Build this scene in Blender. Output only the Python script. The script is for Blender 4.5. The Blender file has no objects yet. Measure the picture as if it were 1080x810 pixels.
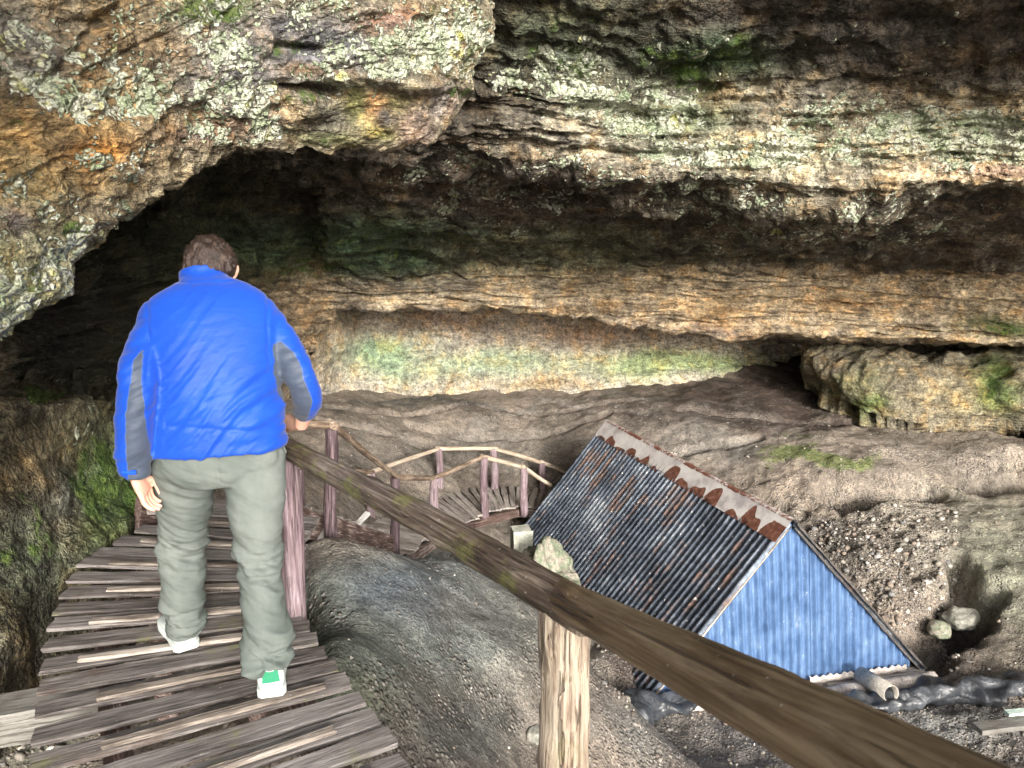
import bpy, bmesh, math, random
import numpy as np
from mathutils import Vector, Matrix, Euler
random.seed(7); RS = np.random.RandomState(11)
sc = bpy.context.scene
COL = sc.collection
R = math.radians

# ------------------------------------------------------------------ survey helpers (pixel + distance -> metres)
F = 811.0; PITCH = R(12); CP, SP = math.cos(PITCH), math.sin(PITCH); EYE = 1.75
def PY(x, y, Y):
    u = (x - 540) / F; v = (405 - y) / F
    d = (u, CP + v * SP, -SP + v * CP); t = Y / d[1]
    return np.array((d[0] * t, Y, EYE + d[2] * t))
def PZ(x, y, z):
    u = (x - 540) / F; v = (405 - y) / F
    d = (u, CP + v * SP, -SP + v * CP); t = (z - EYE) / d[2]
    return np.array((d[0] * t, d[1] * t, z))
def PD(a, b, d):   # offsets right / below the optical axis, distance along it
    return np.array((a, d * CP - b * SP, EYE - d * SP - b * CP))
def PIX(P):
    P = np.asarray(P, float); dx = P[..., 0]; dy = P[..., 1]; dz = P[..., 2] - EYE
    dep = np.maximum(dy * CP - dz * SP, 0.15)
    up = dy * SP + dz * CP
    return 540 + F * dx / dep, 405 - F * up / dep

# ------------------------------------------------------------------ noise
_perm = RS.permutation(256).astype(np.int64); _perm = np.concatenate([_perm, _perm, _perm])
_gr = RS.normal(size=(256, 3)); _gr /= np.linalg.norm(_gr, axis=1)[:, None]
def perlin(p):
    p = np.asarray(p, float); i = np.floor(p).astype(np.int64); f = p - i; i &= 255
    w = f * f * f * (f * (f * 6 - 15) + 10); out = np.zeros(len(p))
    for a in (0, 1):
        for b in (0, 1):
            for c in (0, 1):
                h = _perm[_perm[_perm[(i[:, 0] + a) & 255] + ((i[:, 1] + b) & 255)] + ((i[:, 2] + c) & 255)]
                g = _gr[h & 255]
                d = g[:, 0] * (f[:, 0] - a) + g[:, 1] * (f[:, 1] - b) + g[:, 2] * (f[:, 2] - c)
                out += d * (w[:, 0] if a else 1 - w[:, 0]) * (w[:, 1] if b else 1 - w[:, 1]) * (w[:, 2] if c else 1 - w[:, 2])
    return out * 1.5
def fbm(p, octs=5, gain=.5, ridged=False):
    p = np.asarray(p, float); o = np.zeros(len(p)); a = 1.
    for k in range(octs):
        n = perlin(p * (2.03 ** k) + 17.3 * k)
        o += a * ((1 - 2 * np.abs(n)) if ridged else n); a *= gain
    return o
def sstep(a, b, x):
    t = np.clip((x - a) / (b - a), 0, 1); return t * t * (3 - 2 * t)

# ------------------------------------------------------------------ objects
def setp(o, **k):
    for a, b in k.items():
        if b is not None: o[a] = b
def tag(o, label=None, cat=None, group=None, kind=None):
    setp(o, label=label, category=cat, group=group, kind=kind); return o
def mesh(name, verts, faces, smooth=True):
    m = bpy.data.meshes.new(name); m.from_pydata([tuple(v) for v in verts], [], [tuple(int(i) for i in f) for f in faces])
    m.update()
    if smooth: m.polygons.foreach_set('use_smooth', [True] * len(m.polygons))
    return m
def gmesh(name, P, smooth=True, closeU=False):
    """grid of points P[nu,nv,3] -> mesh (fast)"""
    nu, nv = P.shape[:2]; idx = np.arange(nu * nv).reshape(nu, nv)
    if closeU: idx = np.vstack([idx, idx[:1]])
    q = np.stack([idx[:-1, :-1], idx[1:, :-1], idx[1:, 1:], idx[:-1, 1:]], -1).reshape(-1, 4)
    m = bpy.data.meshes.new(name); m.vertices.add(nu * nv); m.vertices.foreach_set('co', P.reshape(-1).astype(np.float32))
    m.loops.add(q.size); m.loops.foreach_set('vertex_index', q.reshape(-1).astype(np.int32))
    m.polygons.add(len(q)); m.polygons.foreach_set('loop_start', np.arange(0, q.size, 4, dtype=np.int32))
    m.update(calc_edges=True); m.validate()
    if smooth: m.polygons.foreach_set('use_smooth', np.ones(len(m.polygons), bool))
    return m
def wmat(o):
    return (wmat(o.parent) @ o.matrix_basis) if o.parent else o.matrix_basis.copy()
def link(name, me, mat=None, parent=None, M=None):
    o = bpy.data.objects.new(name, me); COL.objects.link(o)
    if mat is not None and me is not None:
        for mm in (mat if isinstance(mat, (list, tuple)) else [mat]): me.materials.append(mm)
    if parent is not None: o.parent = parent
    W = M if M is not None else Matrix.Identity(4)
    if parent is not None: W = wmat(parent).inverted() @ W
    o.matrix_basis = W
    return o
def empty(name, loc, label, cat, group=None):
    o = bpy.data.objects.new(name, None); COL.objects.link(o); o.location = loc; o.empty_display_size = .1
    return tag(o, label, cat, group)
def attr_col(me, name, arr):
    a = me.attributes.new(name, 'FLOAT_COLOR', 'POINT')
    a.data.foreach_set('color', np.concatenate([arr, np.ones((len(arr), 1))], 1).astype(np.float32).reshape(-1))
def attr_f(me, name, arr):
    a = me.attributes.new(name, 'FLOAT', 'POINT'); a.data.foreach_set('value', np.asarray(arr, np.float32))
def frame(p0, p1, up=(0, 0, 1)):
    """matrix with local Z along p0->p1, origin at p0"""
    z = (Vector(p1) - Vector(p0)).normalized(); u = Vector(up)
    if abs(z.dot(u)) > .98: u = Vector((0, 1, 0))
    x = u.cross(z).normalized(); y = z.cross(x)
    return Matrix(((x.x, y.x, z.x, p0[0]), (x.y, y.y, z.y, p0[1]), (x.z, y.z, z.z, p0[2]), (0, 0, 0, 1)))

# ------------------------------------------------------------------ shader builder
class G:
    def __init__(s, name):
        s.m = bpy.data.materials.new(name); s.m.use_nodes = True; s.nt = s.m.node_tree
        s.b = s.nt.nodes['Principled BSDF']; s._c = None
    def n(s, t, **p):
        nd = s.nt.nodes.new(t)
        for k, v in p.items(): setattr(nd, k, v)
        return nd
    def put(s, sock, v):
        if hasattr(v, 'is_linked') or isinstance(v, bpy.types.NodeSocket): s.nt.links.new(v, sock)
        elif isinstance(v, (tuple, list)) and len(v) == 3 and sock.type == 'RGBA': sock.default_value = (*v, 1)
        else: sock.default_value = v
    @property
    def co(s):
        if s._c is None: s._c = s.n('ShaderNodeTexCoord').outputs['Object']
        return s._c
    def map(s, scale=(1, 1, 1), loc=(0, 0, 0), rot=(0, 0, 0), vec=None):
        nd = s.n('ShaderNodeMapping'); s.put(nd.inputs['Vector'], vec or s.co)
        nd.inputs['Scale'].default_value = scale; s.put(nd.inputs['Location'], loc); nd.inputs['Rotation'].default_value = rot
        return nd.outputs[0]
    def noise(s, scale, detail=4, rough=.55, vec=None, dist=0, lac=2):
        nd = s.n('ShaderNodeTexNoise'); s.put(nd.inputs['Vector'], vec or s.co)
        nd.inputs['Scale'].default_value = scale; nd.inputs['Detail'].default_value = detail
        nd.inputs['Roughness'].default_value = rough; nd.inputs['Distortion'].default_value = dist; nd.inputs['Lacunarity'].default_value = lac
        return nd.outputs['Fac']
    def voro(s, scale, feature='F1', vec=None, out='Distance', rand=1):
        nd = s.n('ShaderNodeTexVoronoi', feature=feature); s.put(nd.inputs['Vector'], vec or s.co)
        nd.inputs['Scale'].default_value = scale; nd.inputs['Randomness'].default_value = rand
        return nd.outputs[out]
    def m_(s, op, a, b=0., c=None):
        nd = s.n('ShaderNodeMath', operation=op); s.put(nd.inputs[0], a); s.put(nd.inputs[1], b)
        if c is not None: s.put(nd.inputs[2], c)
        return nd.outputs[0]
    def rng(s, v, a, b, c=0., d=1.):
        nd = s.n('ShaderNodeMapRange', interpolation_type='SMOOTHSTEP'); s.put(nd.inputs[0], v)
        for i, k in zip((1, 2, 3, 4), (a, b, c, d)): s.put(nd.inputs[i], k)
        return nd.outputs[0]
    def ramp(s, f, stops):
        nd = s.n('ShaderNodeValToRGB'); s.put(nd.inputs[0], f); e = nd.color_ramp.elements
        while len(e) < len(stops): e.new(.5)
        for k, (p, c) in zip(e, stops): k.position = p; k.color = (*c, 1)
        return nd.outputs[0]
    def mix(s, f, a, b, mode='MIX'):
        nd = s.n('ShaderNodeMix', data_type='RGBA', blend_type=mode); s.put(nd.inputs[0], f); s.put(nd.inputs[6], a); s.put(nd.inputs[7], b)
        return nd.outputs[2]
    def attr(s, name, out='Fac'):
        nd = s.n('ShaderNodeAttribute', attribute_name=name); return nd.outputs[out]
    def rnd(s): return s.n('ShaderNodeObjectInfo').outputs['Random']
    def bump(s, h, strength=.5, dist=.02, nrm=None):
        nd = s.n('ShaderNodeBump'); s.put(nd.inputs['Height'], h); nd.inputs['Strength'].default_value = strength
        nd.inputs['Distance'].default_value = dist
        if nrm is not None: s.put(nd.inputs['Normal'], nrm)
        return nd.outputs[0]
    def done(s, col, rough=.8, nrm=None, metal=0., spec=.3):
        s.put(s.b.inputs['Base Color'], col); s.put(s.b.inputs['Roughness'], rough); s.put(s.b.inputs['Metallic'], metal)
        s.b.inputs['Specular IOR Level'].default_value = spec
        if nrm is not None: s.put(s.b.inputs['Normal'], nrm)
        return s.m
    def sub3(s, v, k):  # per object offset so copies differ
        nd = s.n('ShaderNodeVectorMath', operation='ADD'); s.put(nd.inputs[0], s.co)
        cx = s.n('ShaderNodeCombineXYZ'); s.put(cx.inputs[0], s.m_('MULTIPLY', s.rnd(), k)); s.put(cx.inputs[1], s.m_('MULTIPLY', s.rnd(), k * .7)); s.put(cx.inputs[2], s.m_('MULTIPLY', s.rnd(), k * .3))
        s.put(nd.inputs[1], cx.outputs[0]); return nd.outputs[0]

def mat_rock(name, fine=1.0, bstr=1., wet=.75, strata=0.):
    """vertex albedo 'Col', lichen cover 'Lich', moss cover 'Moss'"""
    g = G(name); c = g.attr('Col', 'Color')
    n1 = g.noise(2.2 * fine, 6, .62); n2 = g.noise(9 * fine, 5, .65); n3 = g.noise(38 * fine, 3, .65)
    # slanting bedding grain
    st = g.noise(1.0, 5, .62, vec=g.map((2.2 * fine, 2.2 * fine, 16 * fine), rot=(.12, .18, 0)))
    v = g.m_('ADD', g.m_('MULTIPLY', n1, .9), g.m_('MULTIPLY', n2, .8)); v = g.m_('ADD', v, g.m_('MULTIPLY', st, .7))
    k = g.rng(v, .82, 1.62, .0, 1.); k = g.m_('ADD', g.m_('MULTIPLY', g.m_('SUBTRACT', k, .53), g.m_('ADD', .3, g.m_('MULTIPLY', g.attr('Frac'), .7))), .53)
    cb = g.mix(1., c, g.ramp(k, [(0, (.22, .21, .2)), (.35, (.62, .61, .6)), (.6, (1.1, 1.1, 1.1)), (1, (1.9, 1.88, 1.82))]), 'MULTIPLY')
    cb = g.mix(1., cb, g.ramp(g.noise(5 * fine, 5, .6, vec=g.map(loc=(9, 3, 1))), [(.3, (.72, .74, .82)), (.5, (1, 1, 1)), (.68, (1.3, 1.05, .78))]), 'MULTIPLY')
    cb = g.mix(1., cb, g.ramp(n3, [(.3, (.5, .5, .49)), (.5, (1, 1, 1)), (.68, (1.5, 1.48, 1.44))]), 'MULTIPLY')
    cb = g.mix(1., cb, g.ramp(g.noise(15 * fine, 3, .7, vec=g.map(loc=(5, 2, 8))), [(.32, (.5, .48, .46)), (.5, (1, 1, 1)), (.68, (1.4, 1.4, 1.36))]), 'MULTIPLY')
    spk = g.rng(g.noise(75 * fine, 3, .6), .6, .75)
    cb = g.mix(g.m_('MULTIPLY', spk, .35), cb, (.42, .39, .35))
    # fractures
    wv = g.n('ShaderNodeVectorMath', operation='ADD'); nw = g.n('ShaderNodeTexNoise'); nw.inputs['Scale'].default_value = 3 * fine; nw.inputs['Detail'].default_value = 4; g.put(nw.inputs['Vector'], g.co)
    sw = g.n('ShaderNodeVectorMath', operation='SCALE'); g.put(sw.inputs[0], nw.outputs['Color']); sw.inputs['Scale'].default_value = .55 / fine
    g.put(wv.inputs[0], g.map((.9, .9, 4.2))); g.put(wv.inputs[1], sw.outputs[0])
    ed = g.voro(2.4 * fine, 'DISTANCE_TO_EDGE', vec=wv.outputs[0]); ed2 = g.voro(8 * fine, 'DISTANCE_TO_EDGE', vec=wv.outputs[0])
    fr = g.m_('MULTIPLY', g.rng(ed, .045, .0), g.rng(g.noise(1.7 * fine, 3, .5, vec=g.map(loc=(2, 9, 4))), .42, .6))
    fr2 = g.m_('MULTIPLY', g.rng(ed2, .05, .0), g.rng(g.noise(2.6 * fine, 3, .5, vec=g.map(loc=(6, 1, 4))), .5, .68))
    frm = g.m_('MULTIPLY', g.m_('MAXIMUM', fr, fr2), g.attr('Frac')); cb = g.mix(g.m_('MULTIPLY', frm, .75), cb, (.018, .016, .014))
    # moss
    ms = g.rng(g.m_('ADD', g.attr('Moss'), g.m_('MULTIPLY', g.m_('SUBTRACT', g.noise(6 * fine, 6, .65, vec=g.map(loc=(4, 7, 2))), .5), 1.5)), .42, .62)
    mc = g.ramp(g.noise(24 * fine, 4, .6), [(.3, (.03, .07, .012)), (.55, (.09, .15, .03)), (.75, (.2, .25, .06))])
    cb = g.mix(g.m_('MULTIPLY', ms, .85), cb, mc)
    # crusty lichen rosettes
    w = g.n('ShaderNodeVectorMath', operation='ADD'); g.put(w.inputs[0], g.co)
    nz = g.n('ShaderNodeTexNoise'); nz.inputs['Scale'].default_value = 20 * fine; g.put(nz.inputs['Vector'], g.co)
    sc_ = g.n('ShaderNodeVectorMath', operation='SCALE'); g.put(sc_.inputs[0], nz.outputs['Color']); sc_.inputs['Scale'].default_value = .05 / fine
    g.put(w.inputs[1], sc_.outputs[0])
    vo = g.voro(27 * fine, vec=w.outputs[0]); vs = g.voro(60 * fine, vec=w.outputs[0])
    lm = g.m_('ADD', g.attr('Lich'), g.m_('MULTIPLY', g.m_('SUBTRACT', g.noise(4.5 * fine, 6, .68, vec=g.map(loc=(1, 5, 8))), .5), 2.0))
    lm = g.m_('SUBTRACT', lm, g.m_('MULTIPLY', vo, .55))
    lf = g.rng(lm, .17, .25)
    lc = g.ramp(g.noise(6 * fine, 4, .6, vec=g.map(loc=(3, 3, 6))), [(.3, (.36, .44, .28)), (.48, (.60, .64, .50)), (.58, (.80, .80, .72)), (.72, (.62, .6, .2))])
    lc = g.mix(1., lc, g.ramp(vs, [(.1, (1.1, 1.1, 1.1)), (.75, (.55, .58, .5))]), 'MULTIPLY')
    cb = g.mix(g.m_('MULTIPLY', lf, .92), cb, lc)
    h = g.m_('ADD', g.m_('MULTIPLY', st, .9), g.m_('MULTIPLY', n2, .8)); h = g.m_('ADD', h, g.m_('MULTIPLY', n3, .35))
    h = g.m_('ADD', h, g.m_('MULTIPLY', g.noise(110 * fine, 1, .6), .1))
    lh = g.m_('MULTIPLY', lf, g.m_('SUBTRACT', 1.0, g.m_('MULTIPLY', vo, 1.1)))
    h = g.m_('ADD', h, g.m_('MULTIPLY', lh, .55))
    h = g.m_('ADD', h, g.m_('MULTIPLY', g.m_('MULTIPLY', ms, g.noise(60 * fine, 3, .7)), .3))
    nb = g.bump(h, 1.0 * bstr, .10 / fine)
    return g.done(cb, g.rng(n2, .3, .7, wet - .2, wet + .15), nb, spec=.25)

def mat_ground():
    g = G('ground_mud'); c = g.attr('Col', 'Color'); gv = g.attr('Grav')
    n1 = g.noise(1.6, 5, .62); n2 = g.noise(11, 5, .68); n3 = g.noise(60, 2, .65)
    k = g.ramp(g.m_('ADD', g.m_('MULTIPLY', n1, .5), g.m_('MULTIPLY', n2, .5)), [(.36, (.42, .41, .4)), (.5, (.95, .95, .95)), (.62, (1.6, 1.56, 1.5))])
    k = g.mix(1., k, g.ramp(n3, [(.34, (.6, .6, .6)), (.5, (1, 1, 1)), (.66, (1.45, 1.45, 1.42))]), 'MULTIPLY')
    cb = g.mix(1., c, k, 'MULTIPLY')
    va = g.n('ShaderNodeTexVoronoi'); g.put(va.inputs['Vector'], g.co); va.inputs['Scale'].default_value = 30
    vb = g.n('ShaderNodeTexVoronoi'); g.put(vb.inputs['Vector'], g.map(loc=(3, 1, 0))); vb.inputs['Scale'].default_value = 70
    pm = g.m_('MULTIPLY', g.rng(va.outputs['Distance'], .5, .3), g.rng(g.m_('ADD', g.noise(3.2, 5, .6, vec=g.map(loc=(5, 0, 0))), g.m_('MULTIPLY', gv, .4)), .52, .66))
    pc = g.ramp(va.outputs['Color'], [(.1, (.09, .075, .06)), (.45, (.2, .175, .15)), (.75, (.34, .31, .28)), (.95, (.55, .52, .47))])
    cb = g.mix(g.m_('MULTIPLY', pm, .75), cb, pc)
    fl = g.m_('MULTIPLY', g.rng(vb.outputs['Distance'], .28, .16), g.rng(vb.outputs['Color'], .8, .86))
    cb = g.mix(g.m_('MULTIPLY', fl, .8), cb, (.5, .47, .42))
    ms = g.rng(g.m_('ADD', g.attr('Moss'), g.m_('MULTIPLY', g.m_('SUBTRACT', g.noise(8, 6, .68, vec=g.map(loc=(4, 7, 2))), .5), 1.3)), .4, .7)
    cb = g.mix(g.m_('MULTIPLY', ms, .8), cb, g.ramp(n2, [(.35, (.07, .11, .03)), (.65, (.20, .23, .075))]))
    h = g.m_('ADD', g.m_('MULTIPLY', n2, 1.), g.m_('MULTIPLY', n3, .35))
    h = g.m_('ADD', h, g.m_('MULTIPLY', pm, g.m_('SUBTRACT', .8, va.outputs['Distance'])))
    h = g.m_('ADD', h, g.m_('MULTIPLY', fl, .3))
    return g.done(cb, g.rng(n1, .35, .65, .6, .95), g.bump(h, .9, .05), spec=.3)

def mat_stone(name, stops, rough=.8):
    g = G(name); v = g.sub3(None, 30)
    n = g.noise(9, 6, .7, vec=v); n2 = g.noise(45, 5, .65, vec=v)
    c = g.mix(1., g.ramp(n, stops), g.ramp(n2, [(.3, (.6, .6, .6)), (.7, (1.25, 1.22, 1.18))]), 'MULTIPLY')
    return g.done(c, rough, g.bump(g.m_('ADD', n, g.m_('MULTIPLY', n2, .5)), .8, .03), spec=.3)

def mat_wood(name, stops, axis=0, grain=1., rough=.75, green=0., bs=.6, knots=True):
    """weathered wood, grain along local axis"""
    g = G(name); v = g.sub3(None, 40)
    s = [150, 150, 150]; s[axis] = 6; s2 = [48, 48, 48]; s2[axis] = 2.6
    nA = g.noise(grain, 6, .65, vec=g.map(tuple(s), vec=v), dist=.4); nB = g.noise(grain, 5, .6, vec=g.map(tuple(s2), vec=v), dist=.6)
    nC = g.noise(3.2, 5, .62, vec=v)
    f = g.m_('ADD', g.m_('MULTIPLY', nA, .5), g.m_('ADD', g.m_('MULTIPLY', nB, .3), g.m_('MULTIPLY', nC, .25)))
    f = g.m_('ADD', f, g.m_('MULTIPLY', g.m_('SUBTRACT', g.rnd(), .5), .12))
    f = g.m_('ADD', g.m_('MULTIPLY', g.m_('SUBTRACT', f, .52), 1.5), .53)
    c = g.ramp(f, stops)
    s3 = [85, 85, 85]; s3[axis] = 2.2
    ck = g.rng(g.noise(grain, 3, .5, vec=g.map(tuple(s3), loc=(5, 2, 7), vec=v), dist=.8), .605, .64)
    c = g.mix(g.m_('MULTIPLY', ck, .6), c, (.022, .015, .011))
    st = g.rng(g.noise(2.2, 5, .7, vec=g.map(loc=(3, 8, 1), vec=v)), .56, .72)
    c = g.mix(g.m_('MULTIPLY', st, .55), c, (.07, .04, .025))
    if green:
        ms = g.rng(g.noise(4, 6, .7, vec=g.map(loc=(7, 1, 5), vec=v)), .62 - .2 * green, .78 - .2 * green)
        c = g.mix(g.m_('MULTIPLY', ms, .7), c, (.16, .17, .05))
    sp = g.rng(g.noise(70, 3, .6, vec=v), .68, .74)
    c = g.mix(g.m_('MULTIPLY', sp, .5), c, (.5, .48, .45))
    h = g.m_('SUBTRACT', g.m_('ADD', nA, g.m_('MULTIPLY', nB, .5)), g.m_('MULTIPLY', ck, .7))
    return g.done(c, g.rng(nC, .3, .7, rough - .12, rough + .1), g.bump(g.m_('ADD', h, g.m_('MULTIPLY', nC, .4)), bs, .010), spec=.3)

# ================================================================== THE CAVE (setting)
def pchip(xs, ys, q):
    """monotone cubic, ys [n,k]"""
    xs = np.asarray(xs, float); ys = np.asarray(ys, float)
    h = np.diff(xs); d = np.diff(ys, axis=0) / h[:, None]; m = np.zeros_like(ys)
    if len(xs) > 2:
        p = d[:-1] * d[1:]; w1 = (2 * h[1:] + h[:-1])[:, None]; w2 = (h[1:] + 2 * h[:-1])[:, None]
        with np.errstate(all='ignore'):
            mm = (w1 + w2) / (w1 / d[:-1] + w2 / d[1:])
        m[1:-1] = np.where(p > 0, np.nan_to_num(mm), 0)
    m[0] = d[0]; m[-1] = d[-1]
    i = np.clip(np.searchsorted(xs, q, side='right') - 1, 0, len(xs) - 2); t = ((q - xs[i]) / h[i])[:, None]; H = h[i][:, None]
    return ((2*t**3-3*t**2+1) * ys[i] + (t**3-2*t**2+t) * H * m[i] + (-2*t**3+3*t**2) * ys[i+1] + (t**3-t**2) * H * m[i+1])
def gauss(px, py, cx, cy, rx, ry): return np.exp(-(((px - cx) / rx) ** 2 + ((py - cy) / ry) ** 2))
def paint(V, base, blobs, warp=(.35, 26)):
    """mineral colours of the rock: soft-edged patches baked into the surface"""
    px, py = PIX(V)
    wx = fbm(V * warp[0] * 3, 4) * warp[1]; wy = fbm(V * warp[0] * 3 + 50, 4) * warp[1]
    px = px + wx; py = py + wy
    c = np.tile(np.array(base, float), (len(V), 1))
    for (cx, cy, rx, ry, col, k) in blobs:
        w = np.clip(gauss(px, py, cx, cy, rx, ry) * 1.5 * k, 0, 1)[:, None]
        c = c * (1 - w) + np.array(col) * w
    return c
def mask(V, blobs, warp=(.35, 22)):
    px, py = PIX(V); px = px + fbm(V * warp[0] * 3 + 9, 4) * warp[1]; py = py + fbm(V * warp[0] * 3 + 70, 4) * warp[1]
    m = np.zeros(len(V))
    for (cx, cy, rx, ry, k) in blobs: m = np.maximum(m, k * np.clip(gauss(px, py, cx, cy, rx, ry) * 1.4, 0, 1)) if k > 0 else m + k * gauss(px, py, cx, cy, rx, ry)
    return np.clip(m, 0, 1)
def gnormals(P):
    a = np.gradient(P, axis=0); b = np.gradient(P, axis=1); n = np.cross(a, b)
    return n / np.maximum(np.linalg.norm(n, axis=2, keepdims=True), 1e-9)

ROCK = mat_rock('cave_rock', fine=.75, bstr=1.0)
ROCK_NEAR = mat_rock('lichen_rock', fine=1.5, bstr=1.1)
GROUND = mat_ground()

# --- main vault: stepped ceiling, strata band, recess and back wall, lofted from surveyed profiles
# rows: ceiling (y,Y) x3 | lip top, mid, bottom | behind lip, mid | band top, mid, bottom | under, recess, wall top, wall mid, wall bottom | below ground
def prof(x, lt, lb, yl, bt, bb, yb, wb, yw, dep=3.2, mid=None):
    r = [(x, -900, 2.8), (x, -350, 4.2), (x, -80, yl - 1.6), (x, 35, yl - .65),
         (x, lt, yl - .1), (x, (lt + lb) / 2, yl), (x, lb, yl + .12),
         (x, lb + 20, yl + .75), (x, lb * .52 + bt * .48, yl * .58 + yb * .42), (x, bt, yb - .1), (x, (bt + bb) / 2, yb), (x, bb, yb + .1),
         (x, bb + 1, yb + .1 + dep * .45), (x, bb - 4, yb + dep * .95), (x, bb + 6, yb + dep), (x, (bb + wb) / 2 + 6, (yb + dep + yw) / 2), (x, wb, yw), (x, wb + 45, yw - .2)]
    return r
def wall(x, yc, rows):
    r = [(x, -900, yc - .7), (x, -350, yc - .4), (x, -80, yc - .2), (x, 35, yc), (x, 110, yc + .2), (x, 150, yc + .3), (x, 180, yc + .6)]
    r += [(x, a, b) for a, b in rows]; assert len(r) == 18, len(r); return r
PROF = [
 wall(-2200, 1.0, [(240, .8), (290, .8), (330, .8), (370, .8), (400, .75), (420, .75), (450, .75), (480, .75), (560, .75), (760, .7), (900, .7)]),
 wall(-700, 1.7, [(240, 1.9), (290, 1.9), (330, 1.95), (370, 2.0), (400, 2.0), (420, 1.9), (450, 1.85), (500, 1.8), (600, 1.75), (760, 1.65), (900, 1.6)]),
 wall(-100, 3.0, [(230, 3.9), (270, 4.0), (330, 3.9), (380, 3.9), (408, 3.8), (418, 3.45), (440, 3.25), (500, 3.1), (580, 2.95), (720, 2.65), (860, 2.55)]),
 wall(60, 4.2, [(230, 5.8), (270, 5.6), (325, 5.2), (385, 5.2), (404, 5.1), (413, 4.5), (432, 4.3), (480, 4.2), (540, 4.0), (625, 3.55), (760, 3.4)]),
 wall(150, 5.0, [(225, 7.6), (262, 7.4), (305, 6.9), (365, 6.5), (402, 6.2), (414, 5.7), (436, 5.4), (470, 5.2), (510, 4.95), (565, 4.55), (680, 4.4)]),
 wall(230, 5.8, [(196, 7.4), (252, 8.6), (315, 9.2), (350, 9.1), (390, 9.0), (402, 9.0), (418, 8.8), (435, 8.7), (455, 8.5), (475, 8.3), (560, 8.2)]),
 wall(318, 6.5, [(188, 7.7), (238, 9.4), (308, 11.2), (352, 11.1), (392, 11.2), (396, 11.5), (401, 12.0), (406, 12.3), (412, 12.5), (421, 12.7), (470, 12.5)]),
 prof(345, 110, 160, 6.6, 303, 340, 11.5, 420, 13.2, 1.5),
 prof(380, 110, 162, 6.8, 299, 318, 11.8, 418, 13.9, 2.5),
 prof(520, 95, 158, 7.0, 283, 320, 12.0, 415, 14.4),
 prof(700, 80, 184, 7.2, 286, 343, 12.2, 409, 14.7),
 prof(860, 100, 204, 7.2, 291, 357, 12.2, 383, 16.2, 4.4),
 prof(1080, 108, 188, 7.0, 298, 362, 11.9, 420, 14.0, 3.0),
 prof(1400, 118, 196, 6.2, 306, 370, 10.6, 440, 11.8, 2.2),
 wall(1900, 5.6, [(240, 6.9), (280, 7.4), (310, 7.6), (340, 7.7), (370, 7.8), (390, 7.9), (410, 8.0), (430, 7.9), (480, 7.6), (560, 7.3), (700, 7.0)]),
 wall(3600, 3.2, [(240, 3.9), (280, 4.1), (310, 4.1), (340, 4.1), (370, 4.1), (390, 4.1), (410, 4.1), (430, 4.0), (480, 3.9), (560, 3.8), (700, 3.6)]),
]
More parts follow.
